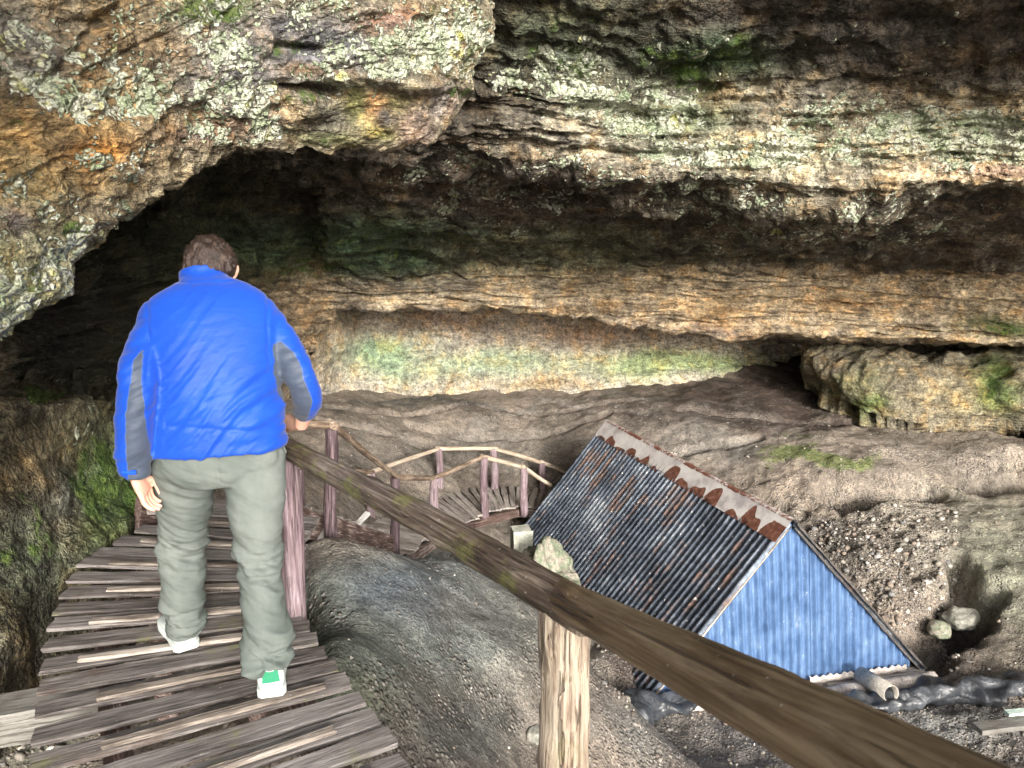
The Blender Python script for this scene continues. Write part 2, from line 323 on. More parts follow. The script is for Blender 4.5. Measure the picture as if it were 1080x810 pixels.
def build_vault():
    A = np.array(PROF, float)                                    # [col,row,(x,y,Y)]
    xs = A[:, 0, 0]
    q = np.concatenate([np.linspace(-2200, -100, 70, endpoint=False), np.linspace(-100, 1150, 620, endpoint=False), np.linspace(1150, 3600, 110)])
    nc = A.shape[1]; C = np.zeros((len(q), nc, 3))
    for r in range(nc):
        v = pchip(xs, A[:, r, 1:], q)
        for i, xx in enumerate(q): C[i, r] = PY(xx, v[i, 0], v[i, 1])
    # cliff above the mouth
    top = C[:, 0]; n = top[:, :2] / np.linalg.norm(top[:, :2], axis=1, keepdims=True)
    c1 = top.copy(); c1[:, 2] += 1.2; c1[:, :2] -= n * .2
    c2 = top.copy(); c2[:, 2] = 9; c2[:, :2] += n * 1.0
    c3 = top.copy(); c3[:, 2] = 11; c3[:, :2] += n * 9
    C = np.concatenate([c3[:, None], c2[:, None], c1[:, None], C], 1)
    dens = [4, 14, 10, 30, 40, 40, 30, 26, 26, 10, 55, 55, 24, 24, 6, 14, 6, 34, 34, 10]
    t = np.concatenate([i + np.arange(k) / k for i, k in enumerate(dens)] + [[len(dens)]])
    L = np.zeros((len(q), len(t), 3))
    for i in range(len(q)): L[i] = pchip(np.arange(C.shape[1]), C[i], t)
    P = L.copy(); N = gnormals(P); V = P.reshape(-1, 3); Nn = N.reshape(-1, 3)
    tt = np.tile(t, len(q)) - 3
    band = sstep(8.6, 9.1, tt) * sstep(11.5, 11.1, tt); lip = sstep(3.4, 4.2, tt) * sstep(6.6, 5.8, tt); wallm = sstep(12.5, 13.2, tt); ceil = 1 - np.maximum(np.maximum(band, lip), wallm)
    d = (fbm(V * .55, 5) * .16 * (1 - .65 * wallm) + fbm(V * 1.9 + 5, 5, .55) * .075) * (1 - .65 * sstep(8.6, 9.1, tt) * sstep(14.6, 13.4, tt))
    # bedding: thin ledges following the strata, gently dipping
    zz = V[:, 2] + .03 * V[:, 0] + fbm(V * .5 + 3, 3) * .10
    S = np.stack([V[:, 0] * .35, V[:, 1] * .35, zz * 7.0], 1); led = fbm(S, 4, .6)
    S2 = np.stack([V[:, 0] * .9, V[:, 1] * .9, zz * 15.0], 1); led2 = fbm(S2 + 31, 3, .6)
    led = np.tanh(led * 2.2); d += (led * .10 + np.tanh(led2 * 2.5) * .05) * (band + .55 * lip + .35 * ceil)
    d += fbm(V * np.array((3.2, 3.2, 6)) + 80, 5, .6) * (.07 * lip + .045 * ceil + .03 * band + .022 * wallm)
    d += np.maximum(fbm(V * 1.1 + 40, 4, ridged=True) - .9, 0) * .12 * (lip + ceil * .7)
    far = np.clip(np.linalg.norm(V[:, :2], axis=1) / 5, .35, 1.2); d *= far
    V = V + Nn * d[:, None]
    # minerals, with the left hollow's shade also painted into the colour
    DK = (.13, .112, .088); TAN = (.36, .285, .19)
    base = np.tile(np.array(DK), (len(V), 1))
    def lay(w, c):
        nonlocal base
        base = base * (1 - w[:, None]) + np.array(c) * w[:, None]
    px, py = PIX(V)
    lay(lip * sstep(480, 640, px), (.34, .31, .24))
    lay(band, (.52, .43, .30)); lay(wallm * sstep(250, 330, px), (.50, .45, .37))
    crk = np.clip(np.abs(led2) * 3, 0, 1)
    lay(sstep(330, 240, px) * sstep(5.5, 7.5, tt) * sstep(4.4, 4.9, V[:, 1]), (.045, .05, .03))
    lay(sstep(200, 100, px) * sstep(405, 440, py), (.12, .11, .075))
    B = [(640, 40, 130, 45, (.07, .085, .05), 1), (860, 30, 200, 40, (.085, .076, .064), 1), (760, 60, 60, 25, (.06, .1, .05), .8),
         (700, 125, 60, 22, (.13, .17, .10), .8), (600, 75, 50, 20, (.18, .2, .16), .7),
         (1030, 150, 110, 34, (.55, .49, .32), .9), (1040, 178, 70, 9, (.45, .33, .25), .8), (800, 165, 80, 22, (.50, .46, .31), .8), (640, 130, 40, 40, (.35, .33, .26), .6),
         (420, 258, 150, 28, (.07, .125, .07), 1), (600, 262, 140, 20, (.18, .19, .12), .9), (760, 270, 140, 10, (.11, .105, .075), .7), (330, 275, 60, 20, (.05, .09, .045), .9), (520, 272, 50, 10, (.13, .13, .09), .7),
         (560, 205, 130, 30, (.13, .108, .086), 1), (800, 230, 120, 25, (.15, .132, .095), 1),
         (300, 350, 40, 40, (.36, .28, .19), 1), (330, 330, 22, 40, (.42, .33, .22), 1),
         (620, 325, 60, 10, (.30, .24, .17), .5), (900, 320, 60, 12, (.55, .39, .22), .6), (1060, 345, 45, 10, (.12, .15, .06), .7), (760, 330, 40, 12, (.5, .34, .17), .6), (450, 300, 70, 8, (.30, .27, .22), .6),
         (410, 375, 45, 25, (.24, .34, .21), .9), (520, 385, 90, 14, (.36, .42, .29), .8), (720, 385, 90, 13, (.33, .40, .21), .9), (620, 352, 60, 12, (.48, .36, .27), .7), (460, 340, 70, 14, (.32, .25, .2), .7), (760, 350, 60, 8, (.26, .19, .14), .6), (570, 405, 60, 6, (.34, .27, .17), .7), (380, 330, 20, 14, (.20, .17, .13), .8),
         (60, 340, 70, 60, (.032, .032, .026), 1), (70, 480, 60, 50, (.17, .15, .10), .8), (115, 520, 36, 60, (.10, .15, .06), .9), (70, 530, 25, 30, (.24, .24, .2), .7), (20, 500, 30, 40, (.14, .12, .08), .7), (20, 600, 60, 50, (.08, .09, .06), .8)]  # first patch paints the brow's shade into the hollow as near-black
    pb = paint(V, (0, 0, 0), [b[:4] + ((1, 1, 1), b[5]) for b in []]) if False else None
    wx = fbm(V * .9, 4) * 20; wy = fbm(V * .9 + 50, 4) * 9
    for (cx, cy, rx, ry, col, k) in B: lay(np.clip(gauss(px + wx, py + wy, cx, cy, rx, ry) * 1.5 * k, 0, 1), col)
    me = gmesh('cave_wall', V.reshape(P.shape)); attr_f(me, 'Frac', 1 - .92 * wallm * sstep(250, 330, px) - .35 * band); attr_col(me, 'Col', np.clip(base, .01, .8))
    attr_f(me, 'Lich', mask(V, [(660, 110, 100, 28, .62), (770, 160, 120, 24, .66), (1000, 150, 140, 34, .72), (580, 80, 70, 34, .5), (870, 130, 90, 30, .5), (720, 60, 80, 20, .3), (980, 330, 140, 14, .12), (560, 190, 170, 45, .34), (850, 230, 170, 36, .36), (700, 200, 160, 26, .4), (1000, 60, 160, 60, .12), (90, 450, 60, 60, .12)]))  # lichen; behind the lip its paleness also imitates light bleeding onto the ceiling
    attr_f(me, 'Moss', mask(V, [(740, 70, 90, 40, .42), (600, 60, 60, 40, .4), (430, 255, 120, 20, .42), (330, 285, 60, 16, .45), (45, 418, 35, 9, .75), (120, 510, 36, 60, .5), (40, 560, 50, 60, .36), (1060, 345, 40, 12, .4), (15, 585, 30, 60, .42), (700, 388, 70, 10, .22)]))
    return tag(link('cave_wall', me, ROCK), kind='structure')
build_vault()

# --- near rock brow hanging at the left of the mouth: a thick mass with front, lower edge and underside
def build_brow():
    E = [(-500, 700, 1.25), (-150, 500, 1.9), (0, 371, 2.3), (60, 312, 2.6), (112, 258, 2.8), (150, 210, 3.0), (196, 178, 3.2), (240, 163, 3.35), (300, 164, 3.5), (360, 161, 3.65), (430, 156, 3.85), (466, 132, 4.0), (490, 95, 4.1), (505, 52, 4.2), (515, 0, 4.2), (530, -90, 4.2), (560, -330, 4.0)]
    O = [(-1200, 400), (-800, 100), (-560, -100), (-400, -250), (-260, -350), (-150, -430), (-60, -480), (20, -500), (110, -520), (190, -530), (270, -540), (320, -540), (360, -540), (400, -540), (430, -560), (460, -600), (500, -800)]
    E = np.array(E, float); O = np.array(O, float); n = len(E)
    u = np.linspace(0, n - 1, 560); Eq = pchip(np.arange(n), E, u); Oq = pchip(np.arange(n), O, u)
    ts = np.concatenate([np.linspace(0, .45, 330) ** 1.0, np.linspace(.46, 1, 40)])
    rows = []
    nin = Oq - Eq[:, :2]; nin /= np.linalg.norm(nin, axis=1, keepdims=True)
    for (inn, dY) in ((260, 4.2), (140, 2.6), (70, 1.5), (30, .75), (9, .32)):
        rows.append(np.array([PY(e[0] + k[0] * inn, e[1] + k[1] * inn, e[2] + dY) for e, k in zip(Eq, nin)]))
    for t in ts:
        bul = .20 * (1 - math.exp(-t / .035)) + .05 * math.sin(t * 9)
        rows.append(np.array([PY(e[0] * (1 - t) + o[0] * t, e[1] * (1 - t) + o[1] * t, e[2] * (1 - .28 * t) + .12 - bul) for e, o in zip(Eq, Oq)]))
    P = np.stack(rows, 1); V = P.reshape(-1, 3); N = gnormals(P).reshape(-1, 3)
    if (N[:, 1].mean()) > 0: N = -N
    px, py = PIX(V); front = np.tile(np.concatenate([np.zeros(5), np.ones(len(ts))]), len(u))
    d = fbm(V * 1.3, 5) * .075 + fbm(V * 4.5 + 9, 5, .58) * .035
    # bedding dips down to the left on the left half, level on the right
    dip = V[:, 2] - V[:, 0] * .55 * sstep(-.3, -1.6, V[:, 0]) + fbm(V * .9 + 2, 3) * .08
    led = np.tanh(fbm(np.stack([V[:, 0] * 1.1, V[:, 1] * 1.1, dip * 11], 1), 4, .6) * 2); d += led * .014
    d += np.tanh(fbm(np.stack([V[:, 0] * 2.6, V[:, 1] * 2.6, dip * 26], 1) + 60, 4, .6) * 2) * .006; d += fbm(V * np.array((9, 9, 14)) + 12, 4, .6) * .014
    smooth_blk = sstep(320, 345, px) * sstep(84, 98, py + 8 * fbm(V * 4, 3)); d *= (1 - .55 * smooth_blk)
    V = V + np.stack([0 * px, .16 * smooth_blk * sstep(505, 480, px) * front, 0 * px], 1)       # block set back under the lichen shelf
    d -= .10 * np.exp(-((py - 96 - (px - 300) * -.05) / 5) ** 2) * sstep(292, 306, px) * sstep(366, 350, px)
    d -= .07 * np.exp(-((py - 52 - (px - 300) * .05) / 5) ** 2) * sstep(285, 300, px) * sstep(360, 330, px)
    d -= .06 * np.exp(-((px - 130 + py * .9) / 9) ** 2) * sstep(20, 60, px) * sstep(180, 130, px) * .6
    d -= .05 * np.exp(-((py - 20 - px * .02) / 7) ** 2) * sstep(60, 75, px) * sstep(130, 110, px)
    d += np.maximum(0, fbm(V * 2.2 + 3, 4, ridged=True) - 1.0) * -.05 + fbm(V * 18, 3, .6) * .006
    V = V + N * (d * np.where(front > 0, 1, .8))[:, None]
    base = paint(V, (.30, .265, .185), [
        (60, 130, 110, 90, (.33, .23, .11), 1), (100, 160, 40, 14, (.48, .22, .05), .9), (30, 200, 50, 60, (.38, .27, .13), .9), (140, 60, 50, 40, (.30, .22, .12), .8),
        (30, 50, 50, 40, (.24, .23, .2), .9), (25, 290, 70, 70, (.36, .37, .20), .95), (60, 270, 60, 40, (.38, .36, .22), .8), (100, 230, 40, 30, (.36, .30, .19), .7), (20, 235, 25, 20, (.25, .22, .2), .7),
        (250, 80, 70, 40, (.19, .18, .17), .8), (280, 40, 60, 30, (.2, .19, .18), .8), (330, 60, 60, 24, (.18, .18, .19), .8), (410, 20, 36, 12, (.36, .22, .15), .8), (360, 40, 50, 30, (.19, .19, .2), .7),
        (230, 140, 60, 14, (.22, .16, .12), .8), (320, 78, 25, 8, (.36, .25, .15), .7),
        (400, 112, 22, 12, (.42, .26, .14), .9), (425, 110, 14, 14, (.24, .22, .09), .9), (378, 112, 14, 22, (.22, .22, .09), .9), (412, 138, 18, 8, (.33, .32, .10), .9), (345, 128, 30, 14, (.17, .16, .12), .8), (345, 148, 36, 5, (.3, .32, .16), .8),
        (440, 135, 20, 22, (.42, .32, .25), 1), (470, 105, 16, 22, (.34, .30, .27), 1), (400, 155, 40, 5, (.42, .36, .25), .9), (410, 126, 8, 10, (.1, .09, .08), .8)], warp=(.8, 10))
    me = gmesh('cave_brow', V.reshape(P.shape)); attr_f(me, 'Frac', np.full(len(V), .7)); attr_col(me, 'Col', base)
    attr_f(me, 'Lich', mask(V, [(250, 60, 260, 75, .42), (60, 300, 90, 70, .46), (10, 320, 60, 60, .5), (120, 230, 60, 40, .36), (330, 120, 60, 20, -.25), (100, 110, 50, 24, .62), (55, 90, 50, 18, .55), (165, 70, 40, 40, .5), (30, 40, 45, 35, .42), (200, 100, 60, 35, .55), (125, 180, 45, 18, .6), (250, 110, 70, 26, .55), (280, 130, 50, 12, .6), (230, 30, 60, 40, .5), (300, 20, 60, 30, .42), (440, 60, 70, 32, .66), (490, 40, 30, 50, .62), (380, 70, 60, 20, .58), (20, 200, 40, 20, .4), (30, 260, 60, 50, .34), (15, 330, 40, 40, .34), (70, 230, 40, 30, .4), (420, 120, 70, 25, -.5)]))
    attr_f(me, 'Moss', mask(V, [(220, 10, 50, 25, .55), (290, 55, 30, 14, .5), (30, 290, 50, 30, .42), (60, 255, 50, 25, .42), (480, 60, 40, 60, .42), (330, 95, 40, 8, .5), (345, 150, 50, 6, .42), (410, 140, 24, 8, .35), (200, 90, 50, 50, .3), (10, 150, 30, 60, .3)]))
    return tag(link('cave_brow', me, ROCK_NEAR), kind='structure')
build_brow()

# --- ground sheet
GP = [(.25, 7.25, -2.0), (.0, 7.7, -2.05), (-1, 1, -1.2), (-2, 2, -1.25), (-.6, .2, -1.1), (-2.7, 3, -1.2), (-1.6, 3.2, -1.05), (-2.5, 4.3, -1.0), (-1.6, 4.2, -1.0), (-2.95, 4.2, -.6), (-1.3, 2.6, -1.05), (-.5, 1.8, -1.2), (-.70, 2.95, -.55),
      (-.85, 3.5, -.3), PZ(340, 680, -.32), PZ(440, 790, -.72), PY(325, 575, 4.9), PY(400, 581, 5.2), PY(450, 587, 5.5), PY(520, 593, 6.0), PY(565, 612, 6.2),
      PZ(450, 690, -.72), PZ(540, 700, -1.1), PZ(560, 800, -1.5), PZ(490, 795, -1.0), PZ(400, 640, -.52), PZ(500, 640, -.85), PZ(330, 610, -.42),
      (-1.1, 6.3, -1.75), (-2, 6, -1.5), (-.4, 7.0, -2.2), (.45, 7.5, -2.75), (.75, 6.9, -2.75), (-1.4, 7.6, -2.5), (-2.2, 8, -2.2),
      (-1.3, 9, -2.75), (-.6, 9.6, -2.95), (-.8, 10, -2.95), (0, 11, -3.0), (.7, 11.6, -3.0), (0, 9, -3.0), (.1, 10, -3.05),
      (1.3, 6.9, -3.05), (2.8, 7, -3.05), (4.4, 7.4, -3.05), (2.5, 9.5, -2.9), (1.6, 8.8, -3.0), (3.4, 9.2, -2.85),
      PZ(640, 790, -2.75), PZ(615, 720, -2.2), PZ(645, 690, -2.75), PZ(700, 800, -3.0), PZ(850, 800, -3.02), PZ(1070, 790, -2.98), PZ(1070, 740, -2.98), PZ(960, 735, -3.02), PZ(1180, 790, -2.9), PZ(1000, 700, -2.95),
      PZ(1000, 600, -2.42), PZ(1070, 640, -2.55), PZ(900, 590, -2.45), PZ(940, 640, -2.7), PY(1000, 524, 10.5), PY(1080, 522, 10.4), PY(920, 530, 10.2), PY(1150, 560, 9),
      PZ(860, 545, -2.25), PY(870, 487, 11.0), PY(800, 462, 12.0), PY(940, 470, 11.6), PY(1060, 470, 11.4), PY(880, 512, 10.6), PY(1000, 500, 11.1),
      PY(700, 440, 12.9), PY(760, 430, 13.4), PY(850, 445, 13.0), PY(950, 455, 12.4), PY(1080, 462, 12.0),
      PY(340, 420, 12.9), PY(420, 416, 14.1), PY(520, 415, 14.4), PY(650, 411, 14.5), PY(760, 393, 15.5), PY(840, 367, 17.0), PY(900, 372, 16.5), PY(830, 410, 14.6),
      PY(350, 438, 11.9), PY(500, 440, 13.2), PY(640, 436, 13.4), PY(350, 470, 10.9), PY(420, 470, 11.8), PY(500, 472, 12.7), PY(600, 474, 12.6), PY(620, 452, 13.0), PY(600, 500, 12.1), PY(500, 506, 12.1), PY(430, 500, 11.5),
      PY(300, 480, 9.9), PY(325, 530, 8.6), PY(230, 480, 8.2), (-3.2, 6, -.8), (-3, 5, -.4),
      (-4, 2.5, -.4), (-6, -5, -.5), (0, -6, -.4), (6, -5, -1), (9, 0, -2.6), (12, 8, -2.6), (12, 14, -1.5), (5, 2, -2.95), (2.6, 3, -2.6), (1.3, 2.6, -1.8), (.6, 1.4, -1.1), (8, 4, -2.9), (4, 5, -3), (1.4, 4.4, -2.35), (.9, 5.6, -2.1),
      (0, 20, -.9), (8, 20, -.8), (-8, 12, -.5), (-8, 0, -.3), (-20, -20, -.5), (20, -20, -1.5), (0, -25, -.5), (25, 5, -2), (25, 25, -.5), (-25, 20, 0)]
GP = np.array([tuple(map(float, p)) for p in GP])
def _rbf():
    X = GP[:, :2]; D = np.sqrt(((X[:, None] - X[None]) ** 2).sum(-1) + .15 ** 2); n = len(X)
    A = np.zeros((n + 1, n + 1)); A[:n, :n] = D - .004 * np.eye(n); A[:n, n] = 1; A[n, :n] = 1
    return np.linalg.solve(A, np.append(GP[:, 2], 0))
_W = _rbf()
def gz0(xy):
    xy = np.atleast_2d(xy); o = np.zeros(len(xy))
    for a in range(0, len(xy), 20000):
        b = xy[a:a + 20000]; D = np.sqrt(((b[:, None] - GP[None, :, :2]) ** 2).sum(-1) + .15 ** 2)
        o[a:a + 20000] = D @ _W[:-1] + _W[-1]
    return o
def _seg(xy, a, b):
    a = np.array(a[:2]); b = np.array(b[:2]); d = b - a; t = np.clip(((xy - a) @ d) / (d @ d), 0, 1)
    return np.linalg.norm(xy - a - t[:, None] * d, axis=1), t
PITS = [  # crevices and hollows of the cave floor: from, to, half width, depth
    (PY(885, 532, 10.45), PY(970, 524, 10.65), .26, .75), (PY(1045, 508, 10.9), PY(1120, 500, 11), .35, .6),
    (PY(1010, 590, 8.9), PY(1025, 640, 8.3), .16, .5), (PY(1025, 640, 8.3), PY(965, 712, 7.75), .28, .75), 
    (PY(720, 440, 13.2), PY(880, 447, 12.9), .12, .14), (PY(880, 447, 12.9), PY(1080, 460, 12.3), .14, .3), (PY(700, 466, 11.9), PY(800, 463, 12.1), .1, .10),
    (PY(340, 428, 12.4), PY(480, 432, 13.6), .12, .10), (PY(480, 432, 13.6), PY(680, 428, 13.8), .08, .06), (PY(430, 445, 12.7), PY(640, 438, 13.3), .07, .09), (PY(330, 447, 11.6), PY(460, 452, 12.4), .08, .10)]
def gz(xy):
    xy = np.atleast_2d(np.asarray(xy, float)); z = gz0(xy); p = np.concatenate([xy, np.zeros((len(xy), 1))], 1)
    near = sstep(7, 5, xy[:, 1]) * sstep(1.2, .6, xy[:, 0])
    z = z + fbm(p * .8 + 7, 4) * .07 * (1 - .3 * near) + fbm(p * 3 + 3, 5, .55) * .035
    rub = sstep(3.0, 3.8, xy[:, 0]) * sstep(11.5, 10.5, xy[:, 1]) * (.25 + .75 * sstep(5.6, 4.9, xy[:, 0] - .25 * (xy[:, 1] - 9))); z += rub * (fbm(p * 5 + 21, 4, .6, ) * .05 + fbm(p * 1.6 + 4, 3) * .07)
    for a, b, w, dp in PITS:
        D, _ = _seg(xy + np.stack([fbm(p * 2.3, 3), fbm(p * 2.3 + 30, 3)], 1) * w * .5, a, b); z -= dp * np.exp(-(D / w) ** 4)
    return z
def build_ground():
    def axis(lo, a, b, hi, step, k=26):
        g1 = a - (np.geomspace(1, 1 + (a - lo), k)[1:] - 1)[::-1]; g2 = b + (np.geomspace(1, 1 + (hi - b), k)[1:] - 1)
        return np.concatenate([g1, np.arange(a, b, step), g2])
    X = axis(-70, -3.6, 10, 70, .036); Y = axis(-70, 1.5, 17.5, 70, .036)
    gx, gy = np.meshgrid(X, Y, indexing='ij'); xy = np.stack([gx.ravel(), gy.ravel()], 1); z = gz(xy)
    V = np.concatenate([xy, z[:, None]], 1)
    base = paint(V, (.245, .205, .17), [
        (450, 650, 150, 80, (.165, .18, .17), 1), (420, 620, 60, 35, (.10, .125, .15), .8), (480, 630, 70, 30, (.17, .17, .16), .6), (380, 740, 50, 60, (.12, .135, .10), .7), (500, 770, 70, 50, (.13, .13, .12), .8), (345, 660, 30, 50, (.09, .1, .08), .7), (560, 640, 30, 60, (.13, .13, .12), .6),
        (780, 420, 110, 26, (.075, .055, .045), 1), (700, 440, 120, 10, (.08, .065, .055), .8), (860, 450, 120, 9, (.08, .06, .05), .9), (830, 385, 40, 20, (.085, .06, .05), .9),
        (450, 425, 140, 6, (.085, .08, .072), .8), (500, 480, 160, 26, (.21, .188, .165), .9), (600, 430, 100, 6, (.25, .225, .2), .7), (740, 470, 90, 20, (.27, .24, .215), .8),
        (1000, 560, 110, 50, (.31, .28, .235), .9), (960, 480, 110, 16, (.28, .245, .21), .8), (1060, 600, 50, 70, (.31, .31, .24), .8), (870, 580, 50, 40, (.19, .17, .15), .8),
        (760, 470, 60, 16, (.2, .185, .165), .8), (1010, 680, 60, 40, (.12, .10, .085), .8), (960, 770, 200, 40, (.2, .2, .195), .8), (680, 770, 60, 40, (.17, .165, .155), .7), (650, 690, 20, 40, (.10, .08, .07), .8),
        (30, 700, 90, 120, (.07, .075, .06), 1)])
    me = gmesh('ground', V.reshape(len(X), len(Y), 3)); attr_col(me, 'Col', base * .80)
    attr_f(me, 'Moss', mask(V, [(868, 488, 75, 20, .72), (830, 482, 50, 14, .55), (1060, 590, 40, 40, .3), (390, 740, 20, 30, .32), (420, 600, 80, 30, .12), (20, 650, 60, 80, .35), (920, 480, 40, 10, .25)]))
    attr_f(me, 'Grav', mask(V, [(910, 600, 90, 70, .8), (900, 780, 260, 60, .55), (1000, 480, 120, 16, .4), (650, 700, 40, 60, .45), (800, 430, 100, 20, .12), (430, 760, 60, 50, .3), (20, 700, 80, 120, .5), (480, 640, 150, 60, .05)]))
    return tag(link('ground', me, GROUND), kind='structure')
build_ground()
# ================================================================== things
W_DECK = mat_wood('deck_timber', [(.36, (.035, .029, .027)), (.47, (.10, .088, .082)), (.57, (.165, .149, .142)), (.72, (.27, .25, .24))], bs=1., green=.2)
W_EDGE = mat_wood('batten_timber', [(.40, (.06, .048, .04)), (.50, (.16, .135, .115)), (.62, (.27, .235, .205)), (.72, (.40, .36, .32))], bs=.7)
W_LOG = mat_wood('rail_log', [(.36, (.022, .016, .012)), (.48, (.075, .056, .042)), (.60, (.165, .135, .11)), (.74, (.34, .30, .26))], axis=2, grain=.7, bs=.8, green=.6, rough=.55)
W_NEAR = mat_wood('worn_handrail', [(.36, (.03, .018, .009)), (.48, (.075, .048, .024)), (.58, (.125, .085, .047)), (.72, (.23, .175, .11))], axis=2, grain=.4, bs=.6, rough=.55)
W_POST = mat_wood('stripped_post', [(.36, (.10, .06, .04)), (.45, (.25, .185, .14)), (.55, (.42, .35, .27)), (.72, (.56, .49, .40))], axis=2, grain=.9, bs=1.2, green=.3)
W_PURP = mat_wood('painted_post', [(.36, (.04, .026, .03)), (.48, (.13, .09, .10)), (.60, (.21, .155, .17)), (.74, (.36, .30, .32))], axis=2, grain=.8, bs=.6)
W_FAR = mat_wood('pale_rail', [(.36, (.09, .06, .042)), (.48, (.25, .185, .135)), (.60, (.40, .32, .245)), (.74, (.55, .47, .38))], axis=2, grain=.8, bs=.6)
W_LOW = mat_wood('walkway_timber', [(.36, (.10, .088, .08)), (.47, (.26, .23, .21)), (.57, (.40, .36, .33)), (.72, (.52, .48, .45))], bs=.7)
W_DARK = mat_wood('wet_beam', [(.36, (.035, .022, .018)), (.50, (.10, .065, .055)), (.58, (.17, .115, .10)), (.68, (.5, .42, .38))], bs=.7)

def board_mesh(L, w, t, jag=.006, bev=.004, nx=14, seed=0):
    """sawn board along X with slightly worn edges and ends"""
    r = np.random.RandomState(seed); xs = np.linspace(-L / 2, L / 2, nx)
    sec = np.array([(-w/2+bev, -t/2), (w/2-bev, -t/2), (w/2, -t/2+bev), (w/2, t/2-bev), (w/2-bev, t/2), (w/4, t/2), (0, t/2), (-w/4, t/2), (-w/2+bev, t/2), (-w/2, t/2-bev), (-w/2, -t/2+bev)])
    V = []; ph = r.rand(6) * 9
    for i, x in enumerate(xs):
        e = .7 if i in (0, nx - 1) else 1.
        for j, (a, b) in enumerate(sec):
            oy = jag * (math.sin(x * 5 + ph[0]) + .6 * math.sin(x * 13 + ph[1])) * (1 if a > 0 else -.8) * .5 + (r.rand() - .5) * jag * .6
            oz = .35 * jag * math.sin(x * 4 + ph[2]) + (r.rand() - .5) * jag * .35
            ox = (r.rand() - .5) * jag * 1.6 if i in (0, nx - 1) else 0
            V.append((x + ox, a * (1 if e == 1. else .985) + oy, b + oz))
    k = len(sec); Fc = [(i*k+j, i*k+(j+1) % k, (i+1)*k+(j+1) % k, (i+1)*k+j)[::-1] for i in range(nx-1) for j in range(k)]
    Fc += [tuple(range(k)), tuple(range((nx-1)*k, nx*k))[::-1]]
    return mesh('board', V, Fc, smooth=False)
def board(name, a, b, w, t, mat, parent, up=(0, 0, 1), seed=0, zoff=0, label=None, jag=.006, nx=14):
    a = Vector(a); b = Vector(b); x = (b - a).normalized(); z = Vector(up); z = (z - x * z.dot(x)).normalized(); y = z.cross(x); c = (a + b) / 2 + z * zoff
    M = Matrix(((x.x, y.x, z.x, c.x), (x.y, y.y, z.y, c.y), (x.z, y.z, z.z, c.z), (0, 0, 0, 1)))
    o = link(name, board_mesh((b - a).length, w, t, seed=seed, jag=jag, nx=nx), mat, parent, M)
    if label: o['label'] = label
    return o
def log_mesh(L, r0, r1, seed=0, n=20, nz=26, bend=0., rough=.05, cap0=.5, cap1=.5, knots=3):
    """pole along +Z, tapered, a little crooked, with knots and worn ends"""
    r = np.random.RandomState(seed + 100); zs = np.linspace(0, L, nz); V = []
    th = np.linspace(0, 2 * math.pi, n, endpoint=False); kn = [(r.rand() * L, r.rand() * 6.28) for _ in range(knots)]
    pts = np.array([(math.cos(a) * 1.2, math.sin(a) * 1.2, z * 2.2 / max(.3, .3)) for z in zs for a in th]); nz_ = fbm(pts + seed * 7.7, 4).reshape(nz, n)
    fine = fbm(np.array([(math.cos(a) * 5, math.sin(a) * 5, z * 2.5) for z in zs for a in th]) + seed * 3, 3).reshape(nz, n)
    for i, z in enumerate(zs):
        f = z / L; rad = r0 + (r1 - r0) * f; cx = bend * math.sin(f * math.pi) + .15 * rad * math.sin(f * 7 + seed); cy = .3 * bend * math.sin(f * 5 + seed) + .12 * rad * math.sin(f * 5 + seed * 2)
        for j, a in enumerate(th):
            k = sum(.16 * math.exp(-((z - kz) / (rad * .7)) ** 2) * max(0, math.cos(a - ka)) ** 6 for kz, ka in kn)
            q = rad * (1 + rough * 1.6 * nz_[i, j] + rough * .8 * fine[i, j] + k)
            V.append((cx + q * math.cos(a), cy + q * math.sin(a), z))
    c0 = len(V); V += [(0, 0, -cap0 * r0 * .3), ]; c1 = len(V); f = nz - 1
    V += [(V[f * n][0] - r1, V[f * n][1], L + cap1 * r1 * .3)]
    V[c1] = (sum(V[f*n+j][0] for j in range(n)) / n, sum(V[f*n+j][1] for j in range(n)) / n, L + cap1 * r1 * .3)
    Fc = [(i*n+j, i*n+(j+1) % n, (i+1)*n+(j+1) % n, (i+1)*n+j) for i in range(nz-1) for j in range(n)]
    Fc += [(c0, (j+1) % n, j) for j in range(n)] + [(c1, f*n+j, f*n+(j+1) % n) for j in range(n)]
    m = mesh('log', V, Fc)
    me_ = np.zeros(len(m.polygons), bool); me_[:] = True; me_[-2*n:] = False; m.polygons.foreach_set('use_smooth', me_)
    return m
def log(name, a, b, r0, r1, mat, parent=None, seed=0, label=None, **k):
    a = Vector(a); b = Vector(b)
    o = link(name, log_mesh((b - a).length, r0, r1, seed=seed, **k), mat, parent, frame(a, b))
    if label: o['label'] = label
    return o

